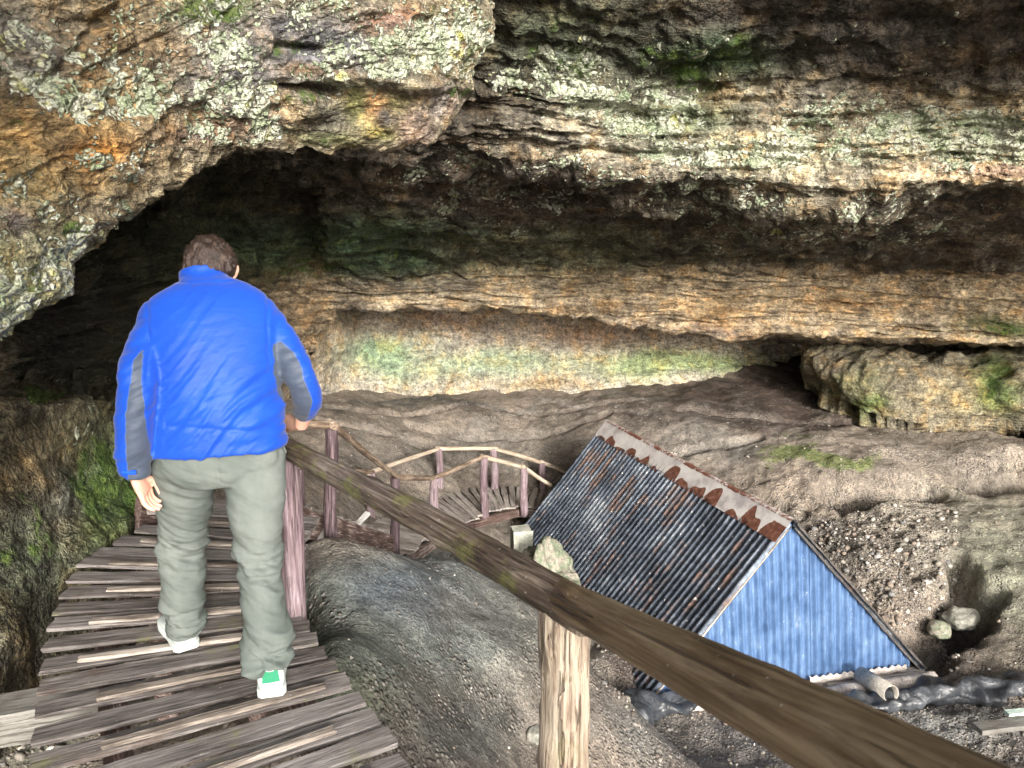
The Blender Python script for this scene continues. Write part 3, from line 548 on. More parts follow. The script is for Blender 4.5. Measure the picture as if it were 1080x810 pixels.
# ------------------------------------------------------------------ upper boardwalk
def polyq(pts, t):
    pts = np.array(pts, float); return pchip(np.arange(len(pts)), pts, np.atleast_1d(t))
LE = [(.05, -.75), (-.35, .15), (-.92, 1.15), (-1.52, 2.10), (-2.05, 3.12), (-2.27, 3.80), (-2.20, 4.20), (-1.92, 4.52)]
RE = [(1.2, -.05), (.75, .80), (.02, 1.70), (-.58, 2.62), (-1.00, 3.30), (-1.12, 3.75), (-1.16, 4.05), (-1.18, 4.40)]
bw = empty('boardwalk', (-1.2, 2.2, -.3), 'upper timber boardwalk of weathered planks curving beside the rock wall, under the walker', 'boardwalk')
def deck_z(t): return .10 * max(0., 2.2 - t)
t = 0.; i = 0; plank_t = []
while t < 6.98:
    l = polyq(LE, t)[0]; r = polyq(RE, t)[0]; l2 = polyq(LE, t + .02)[0]; r2 = polyq(RE, t + .02)[0]
    sp = np.linalg.norm((l2 + r2) / 2 - (l + r) / 2) / .02
    d = (r - l) / np.linalg.norm(r - l); j0, j1 = (RS.rand(2) - .5) * .018
    l = l + d * j0 * .6;  r = r + d * j1; z = deck_z(t)
    wide = .103 + .006 * RS.rand()
    zz = z - .02 + (RS.rand() - .5) * .008
    ang = (RS.rand() - .5) * .012
    board('plank', (l[0], l[1], zz - ang), (r[0], r[1], zz + ang), wide, .019, W_DECK, bw, seed=i, jag=.006)
    if i % 2 == 1:   # grip batten nailed along every other plank
        q0 = .13 + .08 * RS.rand(); q1 = .80 + .12 * RS.rand(); a = l + (r - l) * q0; b = l + (r - l) * q1
        nrm = np.array((d[1], -d[0])); a = a + nrm * .026; b = b + nrm * .026
        board('batten', (a[0], a[1], zz + .020), (b[0], b[1], zz + .020), .038, .017, W_EDGE, bw, seed=i + 200, jag=.006)
    plank_t.append(t); t += (.150 if i % 2 == 0 else .142) / sp; i += 1
for f in (.2, .8):
    pts = [polyq(LE, q)[0] * (1 - f) + polyq(RE, q)[0] * f for q in (.2, 2.1, 4., 6.)]
    for a, b, q in zip(pts[:-1], pts[1:], (.2, 2.1, 4.)):
        board('bearer', (a[0], a[1], deck_z(q) - .11), (b[0], b[1], deck_z(q + 1.9) - .11), .09, .13, W_DARK, bw, seed=int(q * 10))
for f, q in ((.2, 2.1), (.2, 4.), (.2, 5.6), (.8, 2.3), (.8, 4.2)):
    p = polyq(LE, q)[0] * (1 - f) + polyq(RE, q)[0] * f; log('support_post', (p[0], p[1], -1.5), (p[0], p[1], deck_z(q) - .17), .06, .06, W_DARK, bw, seed=int(q * 7))

# ------------------------------------------------------------------ near handrail (its posts and poles are nailed together)
P0 = PY(592, 632, 1.70)
hr = empty('handrail', (-.2, 2.2, 0), 'thick log handrail running from the lower right corner to the walker\'s right hand', 'handrail')
E0 = Vector((P0[0], P0[1], P0[2])); EF = Vector(PY(300, 471, 3.20))
dirf = (EF - E0).normalized()
log('rail', EF + dirf * .05, E0 - dirf * .10, .043, .050, W_LOG, hr, seed=3, nz=60, n=28, bend=.012, label='mossy log pole between the two near posts', knots=7)
log('rail', PD(.117, .516, 1.89), PD(.59, .411, .42), .045, .061, W_NEAR, hr, seed=5, nz=70, n=36, bend=-.006, rough=.025, label='smooth brown hand-worn pole nearest the camera', knots=4, cap0=1.6)
log('post', (P0[0] + .004, P0[1] + .01, -1.4), (P0[0] + .004, P0[1] + .01, P0[2] - .022), .068, .062, W_POST, hr, seed=8, nz=70, n=36, label='thick pale peeled post under the joint of the rails', rough=.07, knots=6)
log('post', (EF[0] - .01, EF[1] + .03, -.5), (EF[0] - .01, EF[1] + .03, EF[2] - .03), .056, .052, W_PURP, hr, seed=9, nz=44, n=28, label='purplish brown post beside the walker\'s leg')
log('post', (.62, .05, -1.), (.62, .05, 1.30), .06, .06, W_POST, hr, seed=11)

# ------------------------------------------------------------------ staircase down to the lower floor
st = empty('staircase', (-1.8, 6.5, -1.6), 'steep timber staircase with pole rails going down behind the handrail', 'staircase')
SA, SB = np.array((-1.40, 5.1, -.36)), np.array((-1.30, 7.85, -1.72)); LW = np.array((-.95, .1, 0))
for k, (a, b) in enumerate(((SA, SB), (SA + LW, SB + LW))):
    a0 = a + (a - b) * .22
    board('stringer', a0, b + (b - a) * .06, .05, .20, W_DARK, st, seed=300 + k, nx=20, label='dark wet stringer spotted with pale lichen' if k == 0 else None)
for k in range(13):
    f = (k - 1.6) / 10.6; p = SA + (SB - SA) * f
    board('tread', p + LW + (0, 0, .07), p + (0, 0, .07), .25, .035, W_LOW, st, seed=320 + k)
RT1, RT2 = PY(349, 451, 5.1), PY(417, 503, 7.8)
log('post', PY(349, 578, 5.1), RT1, .046, .043, W_PURP, st, seed=21, nz=30)
log('post', PY(417, 592, 7.8), RT2, .052, .049, W_PURP, st, seed=22, nz=30, label='lower right newel post of the stairs')
log('rail', PY(351, 449, 5.05), PY(420, 504, 7.85), .028, .026, W_FAR, st, seed=23, nz=40, bend=.004)
log('rail', PY(268, 446, 4.5), PY(352, 449, 5.15), .026, .03, W_FAR, st, seed=24, nz=24)
LT0, LT1, LT2 = PY(250, 440, 5.9), PY(316, 494, 7.9), PY(391, 499, 9.9)
log('post', PY(316, 560, 7.9), LT1, .055, .05, W_PURP, st, seed=25)
log('rail', LT0, LT1, .03, .028, W_FAR, st, seed=26); log('rail', PY(316, 494, 7.9), PY(393, 498, 9.95), .03, .03, W_FAR, st, seed=27, bend=.004)

# ------------------------------------------------------------------ lower walkway
lw = empty('walkway', (-.3, 11, -2.6), 'low curved plank walkway with thin pole railings near the far end of the hut', 'walkway')
LL = [(-2.20, 8.2), (-1.98, 9.4), (-1.62, 10.6), (-1.02, 11.55), (-.22, 11.9), (.55, 11.95), (1.2, 11.9)]
RR = [(-1.25, 7.95), (-1.05, 9.0), (-.85, 9.8), (-.52, 10.5), (-.10, 10.95), (.40, 11.15), (1.1, 11.1)]
t = 0.; i = 0
while t < 5.9:
    l = polyq(LL, t)[0]; r = polyq(RR, t)[0]; l2 = polyq(LL, t + .02)[0]; sp = np.linalg.norm(l2 - l) / .02
    z = -1.98 - .5 * sstep(0, 2.6, t) - .04 * max(0, t - 3.4)
    j = (RS.rand(2) - .5) * .10; d = (r - l) / np.linalg.norm(r - l); l = l + d * j[0]; r = r + d * j[1]
    board('plank', (l[0], l[1], z), (r[0], r[1], z + (RS.rand() - .5) * .02), 085e-3, .028, W_LOW, lw, seed=400 + i, jag=.012)
    t += .135 / max(sp, .3); i += 1
for e, nm in ((LL, .06), (RR, .94)):
    for q in (0, 1.45, 2.9, 4.35):
        a, b = [polyq(LL, k)[0] * (1 - nm) + polyq(RR, k)[0] * nm for k in (q, q + 1.5)]
        za, zb = [-2.08 - .5 * sstep(0, 2.6, k) - .04 * max(0, k - 3.4) for k in (q, q + 1.5)]
        board('bearer', (a[0], a[1], za), (b[0], b[1], zb), .08, .12, W_DARK, lw, seed=int(450 + q * 3))
OUT = [(391, 498, 556, 9.95), (463, 473, 525, 11.6), (521, 473, 520, 11.85), (572, 488, 532, 11.9)]
INN = [(458, 504, 570, 9.35), (510, 482, 543, 10.7), (552, 493, 540, 11.0)]
for k, (x, y0, y1, Y) in enumerate(OUT + INN):
    log('post', PY(x + 1, y1 + 4, Y), PY(x, y0, Y), .062, .055, W_PURP, lw, seed=40 + k, nz=20)
def chain(pts, s):
    for k, (a, b) in enumerate(zip(pts[:-1], pts[1:])):
        a = Vector(a); b = Vector(b); d = (b - a).normalized() * .06
        log('rail', a - d, b + d, .034, .030, W_FAR, lw, seed=s + k, nz=26, bend=.003, rough=.05)
chain([PY(x, y, Y) for x, y, _, Y in OUT] + [PY(602, 500, 12.2)], 60)
chain([PY(417, 504, 7.85)] + [PY(x, y, Y) for x, y, _, Y in INN] + [PY(578, 510, 11.2)], 70)

# ------------------------------------------------------------------ loose boards at the top of the stairs
for k, (p, q, w, m, lab, nm) in enumerate([
    (PY(312, 566, 4.95), PY(338, 563, 5.25), .07, 'lime', 'short lime green painted board end lying at the top of the stairs', 'board_scrap'),
    (PY(334, 577, 5.0), PY(347, 556, 5.3), .05, 'white', 'pale grey-white splinter of board leaning by the purple stair post', 'board_scrap'),
    (PY(305, 556, 5.15), PY(345, 545, 5.6), .14, 'dark', 'dark wet board with white stains lying behind the handrail post', 'board_scrap'),
    (PY(374, 556, 6.4), PY(388, 541, 6.6), .05, 'white', 'thin pale splinter sticking up over the stair stringer', 'board_scrap')]):
    g = None
    mm = {'lime': lambda: mat_wood('lime_paint', [(.36, (.18, .30, .06)), (.55, (.38, .58, .16)), (.72, (.5, .65, .3))]), 'white': lambda: mat_wood('bleached_wood', [(.36, (.3, .3, .28)), (.55, (.55, .55, .52)), (.72, (.7, .7, .67))]), 'dark': lambda: W_DARK}[m]()
    o = board(nm, p, q, w, .03, mm, None, up=(0, -.5, 1), seed=500 + k); tag(o, lab, 'board')
def rock_mesh(name, sx, sy, sz, seed, sub=4, amp=.3, freq=1.4, flat=0.):
    bm = bmesh.new(); bmesh.ops.create_icosphere(bm, subdivisions=sub, radius=1)
    V = np.array([v.co[:] for v in bm.verts]); n = V.copy()
    d = fbm(V * freq + seed * 5.1, 5, .55) * amp + np.tanh(fbm(V * freq * .7 + seed, 2) * 3) * amp * .5
    V = V * (1 + d)[:, None]; V[:, 2] = np.where(V[:, 2] < -.55, -.55 + (V[:, 2] + .55) * .2, V[:, 2])
    if flat: V = np.sign(V) * np.abs(V) ** (1 - flat)
    V = V * (sx, sy, sz)
    for v, c in zip(bm.verts, V): v.co = c
    me = bpy.data.meshes.new(name); bm.to_mesh(me); bm.free(); me.polygons.foreach_set('use_smooth', [True] * len(me.polygons)); return me
def rock(name, p, s, seed, mat, label, cat, rz=0, group=None, **k):
    o = link(name, rock_mesh(name, *s, seed, **k), mat, None, Matrix.Translation(Vector(p)) @ Matrix.Rotation(rz, 4, 'Z')); return tag(o, label, cat, group)
S_GREY = mat_stone('grey_stone', [(.3, (.13, .13, .115)), (.5, (.25, .25, .22)), (.7, (.36, .35, .31))])
S_GREEN = mat_stone('algae_stone', [(.3, (.09, .11, .075)), (.45, (.17, .20, .14)), (.55, (.27, .25, .21)), (.7, (.36, .32, .28))])
S_DARK = mat_stone('wet_stone', [(.3, (.02, .02, .02)), (.6, (.05, .05, .052)), (.75, (.12, .12, .12))], .35)
S_PALE = mat_stone('pale_block', [(.3, (.3, .32, .26)), (.55, (.5, .51, .45)), (.75, (.6, .6, .55))])
p = PY(572, 596, 7.1); rock('boulder', (p[0], p[1], p[2] - .28), (.34, .42, .50), 4, S_GREEN, 'grey-green boulder showing above the log handrail at the hut\'s left eave', 'boulder', amp=.32, sub=5)
p = PY(550, 566, 7.6); o = board('stone_block', p + (-.09, 0, -.19), p + (.09, .04, -.19), .16, .54, S_PALE, None, seed=61, jag=.02, nx=5); tag(o, 'small pale stone block behind the boulder at the hut\'s corner', 'block')
p = PY(1012, 653, 8.3); rock('stone', p, (.20, .17, .13), 6, S_GREY, 'flat grey stone, the upper of two touching stones in the crevice right of the hut', 'stone', amp=.2)
p = PY(990, 664, 8.15); rock('stone', p, (.13, .12, .11), 7, S_GREEN, 'round greenish stone, the lower of two touching stones in the crevice right of the hut', 'stone', amp=.14)
p = PY(1047, 692, 7.75); rock('stone', p, (.20, .13, .15), 9, S_DARK, 'shiny black wet stone at the lower right end of the dark crevice', 'stone', amp=.22)
p = PY(1020, 703, 7.7); rock('stone', p, (.14, .10, .07), 12, S_GREY, 'small brown-grey stone just left of the shiny black stone', 'stone', amp=.25)
p = PY(565, 775, 3.9); rock('stone', p, (.06, .06, .05), 13, S_GREY, 'small rounded stone half hidden left of the pale peeled post', 'stone', amp=.15)
# pale outcrop under the strata band
OUTC = mat_rock('pale_outcrop', fine=.8, bstr=1.)
def build_outcrop():
    q = np.linspace(0, 1, 220); r = np.linspace(0, 1, 90)
    xs = np.array([846, 862, 890, 930, 975, 1020, 1080, 1180, 1300, 1330]); top = np.array([374, 362, 362, 364, 368, 368, 366, 372, 385, 400]); bot = np.array([392, 408, 422, 438, 449, 448, 452, 462, 470, 462]); Yb = np.array([13.9, 13.3, 12.95, 12.55, 12.3, 12.2, 12.0, 11.2, 10.6, 11])
    P = np.zeros((len(q), len(r), 3))
    cp = pchip(np.arange(10), np.stack([xs, top, bot, Yb], 1), q * 9)
    for i, (x, a, b, Y) in enumerate(cp):
        e = max(0.02, math.sin(min(1, q[i] * 6) * math.pi / 2) * math.sin(min(1, (1 - q[i]) * 6) * math.pi / 2))
        for j, t_ in enumerate(r):
            # from behind-bottom over the top to front-bottom
            y = a + (b - a) * max(0, (t_ - .35) / .65) ** 1.25 + (b - a) * .9 * max(0, (.3 - t_) / .3) ** 2
            dY = 1.5 * (1 - sstep(0, .8, t_)) * e - .25 * math.sin(max(0, t_ - .35) / .65 * math.pi) * e
            P[i, j] = PY(x, y + (18 if t_ > .97 else 0), Y + .25 + dY)
    V = P.reshape(-1, 3); N = gnormals(P).reshape(-1, 3)
    if N[:, 1].mean() > 0: N = -N
    v2 = np.stack([V[:, 0] * 1.2 - V[:, 2] * 1.3, V[:, 1], V[:, 2] * .8 + V[:, 0] * .3], 1)
    d = fbm(V * .9, 4) * .20 + np.tanh(fbm(v2 * .7 + 8, 3) * 2.5) * .10 + fbm(V * 3, 5, .6) * .05
    V = V + N * d[:, None]
    c = paint(V, (.27, .24, .17), [(900, 400, 30, 20, (.24, .24, .14), .8), (920, 430, 20, 12, (.2, .25, .1), .8), (1060, 405, 25, 22, (.14, .19, .07), .9), (1010, 420, 30, 20, (.34, .29, .17), .8), (870, 385, 20, 12, (.2, .17, .12), .7)])
    me = gmesh('rock_outcrop', V.reshape(P.shape)); attr_f(me, 'Frac', np.full(len(V), .35)); attr_col(me, 'Col', c); attr_f(me, 'Lich', np.zeros(len(V))); attr_f(me, 'Moss', mask(V, [(1065, 405, 25, 22, .5), (920, 432, 26, 12, .42)]))
    return tag(link('rock_outcrop', me, OUTC), 'low pale tan rock outcrop with vertical cracks under the banded ledge at right', 'outcrop')
build_outcrop()

# ------------------------------------------------------------------ hut
HUT = [np.array(v) for v in ((1.34, 6.91, -3.0), (4.38, 7.54, -3.0), (2.77, 7.22, -1.205), (.20, 10.70, -2.70), (1.41, 11.05, -1.205), (3.30, 11.35, -2.70))]
NL, NR, NA, FL, FA, FR = HUT
hut = empty('hut', tuple((NL + NR + FL + FR) / 4), 'small A-frame hut with blue corrugated gable and rusty ridge cap on the cave floor', 'hut')
def mat_roof():
    g = G('rusty_sheet_roof'); v = g.sub3(None, 30)
    along = g.map((1, 1, 1), vec=v)
    n = g.noise(1.6, 6, .65, vec=v); n2 = g.noise(14, 5, .65, vec=v); sh = g.attr('Sheet', 'Vector'); n3 = g.noise(1., 4, .62, vec=g.map((9, 1.1, 1), vec=sh)); n4 = g.noise(1., 3, .6, vec=g.map((1.1, .9, 1), loc=(3, 1, 0), vec=sh))
    zinc = g.ramp(g.m_('ADD', g.m_('MULTIPLY', n, .6), g.m_('MULTIPLY', n2, .4)), [(.40, (.022, .028, .038)), (.50, (.065, .08, .105)), (.58, (.15, .175, .21)), (.68, (.42, .44, .46))])
    rust = g.ramp(n2, [(.3, (.03, .017, .013)), (.5, (.085, .045, .032)), (.7, (.22, .14, .115))])
    rm = g.rng(g.m_('ADD', g.m_('ADD', g.m_('MULTIPLY', n3, .5), g.m_('MULTIPLY', n4, .45)), g.m_('MULTIPLY', n2, .2)), .59, .68)
    fl = g.rng(g.noise(26, 3, .6, vec=g.map((1, 1, .6), vec=v)), .66, .72)
    c = g.mix(rm, zinc, rust); c = g.mix(g.m_('MULTIPLY', fl, .75), c, (.62, .58, .55))
    met = g.m_('MULTIPLY', g.m_('SUBTRACT', 1., rm), .65)
    return g.done(c, g.rng(n2, .3, .7, .38, .6), g.bump(n2, .25, .01), metal=met, spec=.4)
def mat_blue():
    g = G('blue_painted_sheet'); v = g.sub3(None, 20)
    n = g.noise(2.2, 6, .65, vec=v); n2 = g.noise(18, 5, .65, vec=g.map((1, 1, .3), vec=v)); n3 = g.noise(40, 4, .65, vec=v)
    c = g.ramp(g.m_('ADD', g.m_('MULTIPLY', n, .6), g.m_('MULTIPLY', n2, .4)), [(.36, (.035, .075, .16)), (.48, (.065, .125, .25)), (.58, (.105, .18, .32)), (.72, (.27, .34, .44))])
    ch = g.rng(g.m_('ADD', g.m_('MULTIPLY', n3, .55), g.m_('MULTIPLY', n2, .45)), .625, .66)
    c = g.mix(g.m_('MULTIPLY', ch, .75), c, (.62, .66, .7))
    dk = g.rng(g.noise(5, 6, .7, vec=g.map((1, 1, .25), loc=(8, 2, 2), vec=v)), .6, .75); c = g.mix(g.m_('MULTIPLY', dk, .5), c, (.03, .06, .12))
    return g.done(c, .5, g.bump(n3, .12, .01), metal=.15, spec=.45)
def mat_cap():
    g = G('ridge_zinc'); v = g.co
    n = g.noise(3, 6, .65); n2 = g.noise(20, 5, .65)
    c = g.ramp(n, [(.38, (.46, .43, .43)), (.48, (.68, .64, .63)), (.6, (.80, .77, .75))])
    rm = g.rng(g.m_('ADD', g.m_('ADD', g.attr('Rust'), g.m_('MULTIPLY', g.rng(g.noise(2.5, 5, .65), .5, .7), .3)), g.m_('MULTIPLY', g.m_('SUBTRACT', n2, .5), .5)), .42, .52)
    c = g.mix(rm, c, g.ramp(n2, [(.3, (.10, .04, .028)), (.55, (.22, .095, .065)), (.75, (.36, .2, .16))]))
    return g.done(c, .6, g.bump(n2, .3, .01), metal=.2, spec=.35)
M_ROOF, M_BLUE, M_CAP = mat_roof(), mat_blue(), mat_cap()
def bil(a, b, c, d, u, v): return (a * (1 - u) * (1 - v) + b * u * (1 - v) + c * u * v + d * (1 - u) * v)   # a near low, b far low, c far high, d near high
def corr_sheet(name, a, b, c, d, u0, u1, nwave, amp, mat, parent, off, label=None, vpos=(0, 1), sag=.02):
    """corrugated sheet: ribs run from low edge to high edge"""
    nu = int((u1 - u0) * nwave * 12) + 1; us = np.linspace(u0, u1, nu); vs_ = np.linspace(vpos[0], vpos[1], 9)
    n = np.cross(b - a, d - a); n /= np.linalg.norm(n); n = n * off
    P = np.zeros((nu, 9, 3)); ph = RS.rand() * .0
    for i, u in enumerate(us):
        for j, v in enumerate(vs_):
            w = math.cos(2 * math.pi * u * nwave)
            w = math.copysign(abs(w) ** .8, w)
            P[i, j] = bil(a, b, c, d, u, v) + n * (amp * w + sag * math.sin(v * 3.1) * math.sin(u * 9) * .5)
    org = P.mean((0, 1)); me = gmesh(name, P - org)
    uv = np.stack(np.meshgrid(us * 4.2, vs_ * 2.3, indexing='ij') + [np.zeros((nu, 9))], -1).reshape(-1, 3); a_ = me.attributes.new('Sheet', 'FLOAT_VECTOR', 'POINT'); a_.data.foreach_set('vector', uv.astype(np.float32).reshape(-1))
    o = link(name, me, mat, parent, Matrix.Translation(Vector(org)))
    sol = None
    if label: o['label'] = label
    return o
def ext(a, b, k): return b + (b - a) / np.linalg.norm(b - a) * k
# roof slopes overhang eaves and gables a little
rl = [ext(FL, NL, .05) + (0, 0, .02), ext(NL, FL, .05) + (0, 0, .02), ext(NA, FA, .05) + (0, 0, .03), ext(FA, NA, .05) + (0, 0, .03)]
rr = [ext(FR, NR, .05) + (.03, .01, .02), ext(NR, FR, .05) + (.03, .01, .02), rl[2], rl[3]]
NS = 5
for k in range(NS):
    u0, u1 = k / NS, (k + 1) / NS + (.012 if k < NS - 1 else 0)
    corr_sheet('roof_sheet', rl[0], rl[1], rl[2], rl[3], u0, u1, 46, .027, M_ROOF, hut, 1 if True else 1, vpos=(-.02, .985))
    corr_sheet('roof_sheet', rr[0], rr[1], rr[2], rr[3], u0, u1, 46, .027, M_ROOF, hut, -1, vpos=(-.05, .985))
def gable(A, B, T, name, inset, label=None):
    n = np.cross(B - A, T - A); n /= np.linalg.norm(n)
    for (u0, u1) in ((0.02, .62), (.60, .98)):
        nu = int((u1 - u0) * 34 * 10); us = np.linspace(u0, u1, nu); P = np.zeros((nu, 12, 3)); tf = .53
        for i, u in enumerate(us):
            g0 = A * (1 - u) + B * u; k = u / tf if u < tf else (1 - u) / (1 - tf); h = (T[2] - A[2]) * max(0.01, k) - .01
            for j in range(12):
                P[i, j] = g0 + np.array((0, 0, .02 + h * j / 11)) + n * (.016 * math.cos(u * 34 * 6.283) + (.006 if u0 > .3 else 0)) + (np.array((T[0], T[1], 0)) - np.array(((A * (1 - tf) + B * tf)[0], (A * (1 - tf) + B * tf)[1], 0))) * (j / 11) * max(0, k)
        org = P.mean((0, 1)); o = link('gable_sheet', gmesh(name, P - org), M_BLUE, hut, Matrix.Translation(Vector(org)))
        if label: o['label'] = label
gable(NL, NR, NA, 'gable_sheet', 0); gable(FL, FR, FA, 'gable_sheet', 0)
def ridge_cap():
    nu, nv = 420, 34; P = np.zeros((nu, nv, 3)); rust = np.zeros((nu, nv)); a = NA + (NA - FA) / 4. * .06; b = FA
    L = (NL - NA) / np.linalg.norm(NL - NA); Rr = (NR - NA) / np.linalg.norm(NR - NA); nl = np.cross(FA - NA, L); nl /= np.linalg.norm(nl); nl = nl if nl[2] > 0 else -nl
    nr = np.cross(FA - NA, Rr); nr /= np.linalg.norm(nr); nr = nr if nr[2] > 0 else -nr
    for i in range(nu):
        u = i / (nu - 1); p = a * (1 - u) + b * u + np.array((0, 0, .03))
        wv = .006 * math.sin(u * 31) + .004 * math.sin(u * 77)
        uu = u + .012 * math.sin(u * 41) + .008 * math.sin(u * 97); tooth = abs(((uu * 13.0) % 1) - .5) * 2; tooth = 1 - max(0, 1 - tooth * tooth * 1.15) ** .7; size = (1.0 - .60 * u) * (.75 + .35 * math.sin(math.floor(uu * 13) * 2.4))
        for j in range(nv):
            s_ = (j / (nv - 1)) * .44 - .27                      # left wing .30 m, right wing .16 m
            w = p + (L * -s_ + nl * .030 if s_ < 0 else Rr * s_ + nr * .030) + np.array((0, 0, .018 * math.exp(-(s_ / .02) ** 2)))
            if s_ < -.24: w = w + nl * (wv - .006)
            P[i, j] = w
            q = -s_ / .27
            rust[i, j] = 1.0 * sstep(0, .16, q - (1 - size * (1 - tooth) * 1.05)) if s_ < 0 else .35
            if -.03 < s_ < .03: rust[i, j] = max(rust[i, j], .47)
            if u < .05: rust[i, j] = max(rust[i, j], .75 * sstep(.15, .4, q))
    org = P.mean((0, 1)); me = gmesh('ridge_cap', P - org); attr_f(me, 'Rust', rust.reshape(-1)); link('ridge_cap', me, M_CAP, hut, Matrix.Translation(Vector(org)))
ridge_cap()
W_TRIM = mat_wood('trim_board', [(.36, (.2, .17, .14)), (.55, (.42, .38, .34)), (.72, (.55, .52, .48))])
M_STEEL = mat_stone('dark_edge_metal', [(.3, (.03, .03, .035)), (.6, (.10, .09, .085)), (.75, (.25, .17, .13))], .5)
nfro = np.cross(NR - NL, NA - NL); nfro /= np.linalg.norm(nfro); nfro = nfro if nfro[1] < 0 else -nfro
board('verge_trim', NL + nfro * .03 + (0, 0, -.02), NA + nfro * .03 + (-.03, 0, -.05), .02, .035, W_TRIM, hut, up=tuple(nfro), seed=601, nx=24)
board('verge_trim', NR + nfro * .035 + (.02, 0, .0), NA + nfro * .035 + (.03, 0, -.03), .022, .035, M_STEEL, hut, up=tuple(nfro), seed=602, nx=24)
board('verge_trim', NR + nfro * .03 + (.09, 0, .01), NA + nfro * .03 + (.06, 0, .0), .022, .03, M_STEEL, hut, up=tuple(nfro), seed=603, nx=24)
board('sill_beam', NL + nfro * .03 + (0, 0, -.06), NR + nfro * .03 + (.05, 0, -.06), .10, .12, W_LOW, hut, up=tuple(nfro), seed=604, nx=24)
def foam():
    a = NL * .42 + NR * .58 + nfro * .035; b = NL * .05 + NR * .95 + nfro * .035; n = 90; P = np.zeros((n, 5, 3))
    for i in range(n):
        u = i / (n - 1); p = a * (1 - u) + b * u
        for j, (o_, z) in enumerate(((.0, .07 + .012 * math.cos(u * 14 * 6.283)), (.025, .068 + .012 * math.cos(u * 14 * 6.283)), (.03, .03), (.028, .005), (0, .0))): P[i, j] = p + nfro * o_ + (0, 0, z + .006 * math.sin(u * 37))
    org = P.mean((0, 1)); link('foam_filler', gmesh('foam_filler', P - org), S_PALE2, hut, Matrix.Translation(Vector(org)))
S_PALE2 = mat_stone('foam_strip', [(.3, (.55, .47, .43)), (.55, (.68, .62, .58)), (.75, (.75, .72, .7))])
foam()

# ------------------------------------------------------------------ odds and ends in front of the hut
M_PIPE = mat_stone('grey_pipe', [(.3, (.30, .28, .25)), (.55, (.42, .40, .36)), (.75, (.50, .48, .44))], .5)
def pipe(p, q, r, label):
    L = (Vector(q) - Vector(p)).length; n = 28; prof_ = [(r * .88, .25 * L), (r * .88, 0), (r, 0), (r, L), (r * .88, L), (r * .88, .75 * L)]
    P = np.zeros((n, len(prof_), 3))
    for i in range(n):
        a = 2 * math.pi * i / n
        for j, (rr_, z) in enumerate(prof_): P[i, j] = (rr_ * math.cos(a), rr_ * math.sin(a), z)
    o = link('pipe', gmesh('pipe', P, closeU=True), M_PIPE, None, frame(p, q)); return tag(o, label, 'pipe')
pp = PY(908, 712, 7.18); pipe(pp, PY(940, 732, 6.75), .088, 'short grey plastic pipe stub lying against the sill of the blue gable')
o = log('log', PY(780, 748, 6.85), PY(985, 716, 7.22), .085, .075, W_LOW, None, seed=80, nz=40, rough=.06); tag(o, 'grey-brown log lying along the foot of the blue gable', 'log')
M_TARP = None
def mat_tarp():
    g = G('black_sheeting'); n = g.noise(4, 5, .6); n2 = g.noise(30, 4, .6)
    return g.done(g.ramp(n, [(.35, (.018, .019, .023)), (.55, (.04, .044, .05)), (.7, (.075, .082, .095))]), g.rng(n2, .3, .7, .28, .5), g.bump(g.noise(9, 4, .6, dist=1.2), .5, .04), spec=.5)
M_TARP = mat_tarp()
def crumple(name, pts, rad, label, cat, seed, flat=.55):
    """sheeting bunched along a line"""
    pts = np.array(pts); n = 150; m = 44; u = np.linspace(0, len(pts) - 1, n); C = pchip(np.arange(len(pts)), pts, u); Rr_ = np.interp(u, range(len(pts)), rad)
    P = np.zeros((n, m, 3)); T = np.gradient(C, axis=0); T /= np.linalg.norm(T, axis=1, keepdims=True)
    for i in range(n):
        s_ = np.cross(T[i], (0, 0, 1)); s_ /= np.linalg.norm(s_); k = math.sqrt(max(.02, math.sin(math.pi * min(1, max(0, i / (n - 1))))))  if i < 6 or i > n - 7 else 1
        a = np.linspace(0, 2 * math.pi, m, endpoint=False)
        P[i] = C[i] + np.outer(np.cos(a) * Rr_[i] * k, s_) + np.outer(np.sin(a) * Rr_[i] * flat * k, (0, 0, 1))
    V = P.reshape(-1, 3); N = gnormals(P).reshape(-1, 3); r_ = fbm(V * 3.2 + seed * 3, 2, .4, ridged=True); f = fbm(V * np.array((2.5, 5, 5)) + seed, 2)
    V = V + N * ((r_ - .8) * .07 + f * .06)[:, None]
    me = gmesh(name, V.reshape(P.shape), closeU=False); me2 = gmesh(name, np.concatenate([V.reshape(P.shape), V.reshape(P.shape)[:, :1]], 1))
    o = link(name, me2, M_TARP); return tag(o, label, cat)
crumple('plastic_sheet', [PY(870, 752, 6.62) + (0, 0, .05), PY(930, 742, 6.8) + (0, 0, .05), PY(985, 736, 6.95) + (0, 0, .08), PY(1030, 733, 7.0) + (0, 0, .06), PY(1085, 730, 7.05) + (0, 0, .06), PY(1150, 728, 7.1)], [.10, .14, .15, .17, .15, .12], 'long roll of black plastic sheeting on the gravel below the blue gable\'s right corner', 'plastic sheet', 1)
crumple('plastic_sheet', [PY(642, 772, 6.35) + (0, 0, .06), PY(662, 764, 6.5) + (0, 0, .10), PY(690, 752, 6.7) + (0, 0, .07), PY(745, 742, 6.85) + (0, 0, .03)], [.12, .24, .15, .05], 'crumpled black plastic sheet beside the pale peeled post, at the hut\'s left corner', 'plastic sheet', 5, flat=.8)
W_CUT = mat_wood('cut_board', [(.36, (.09, .085, .075)), (.55, (.17, .165, .15)), (.72, (.25, .24, .22))])
M_MINT = mat_wood('mint_board', [(.36, (.4, .52, .46)), (.55, (.56, .68, .61)), (.72, (.66, .74, .69))])
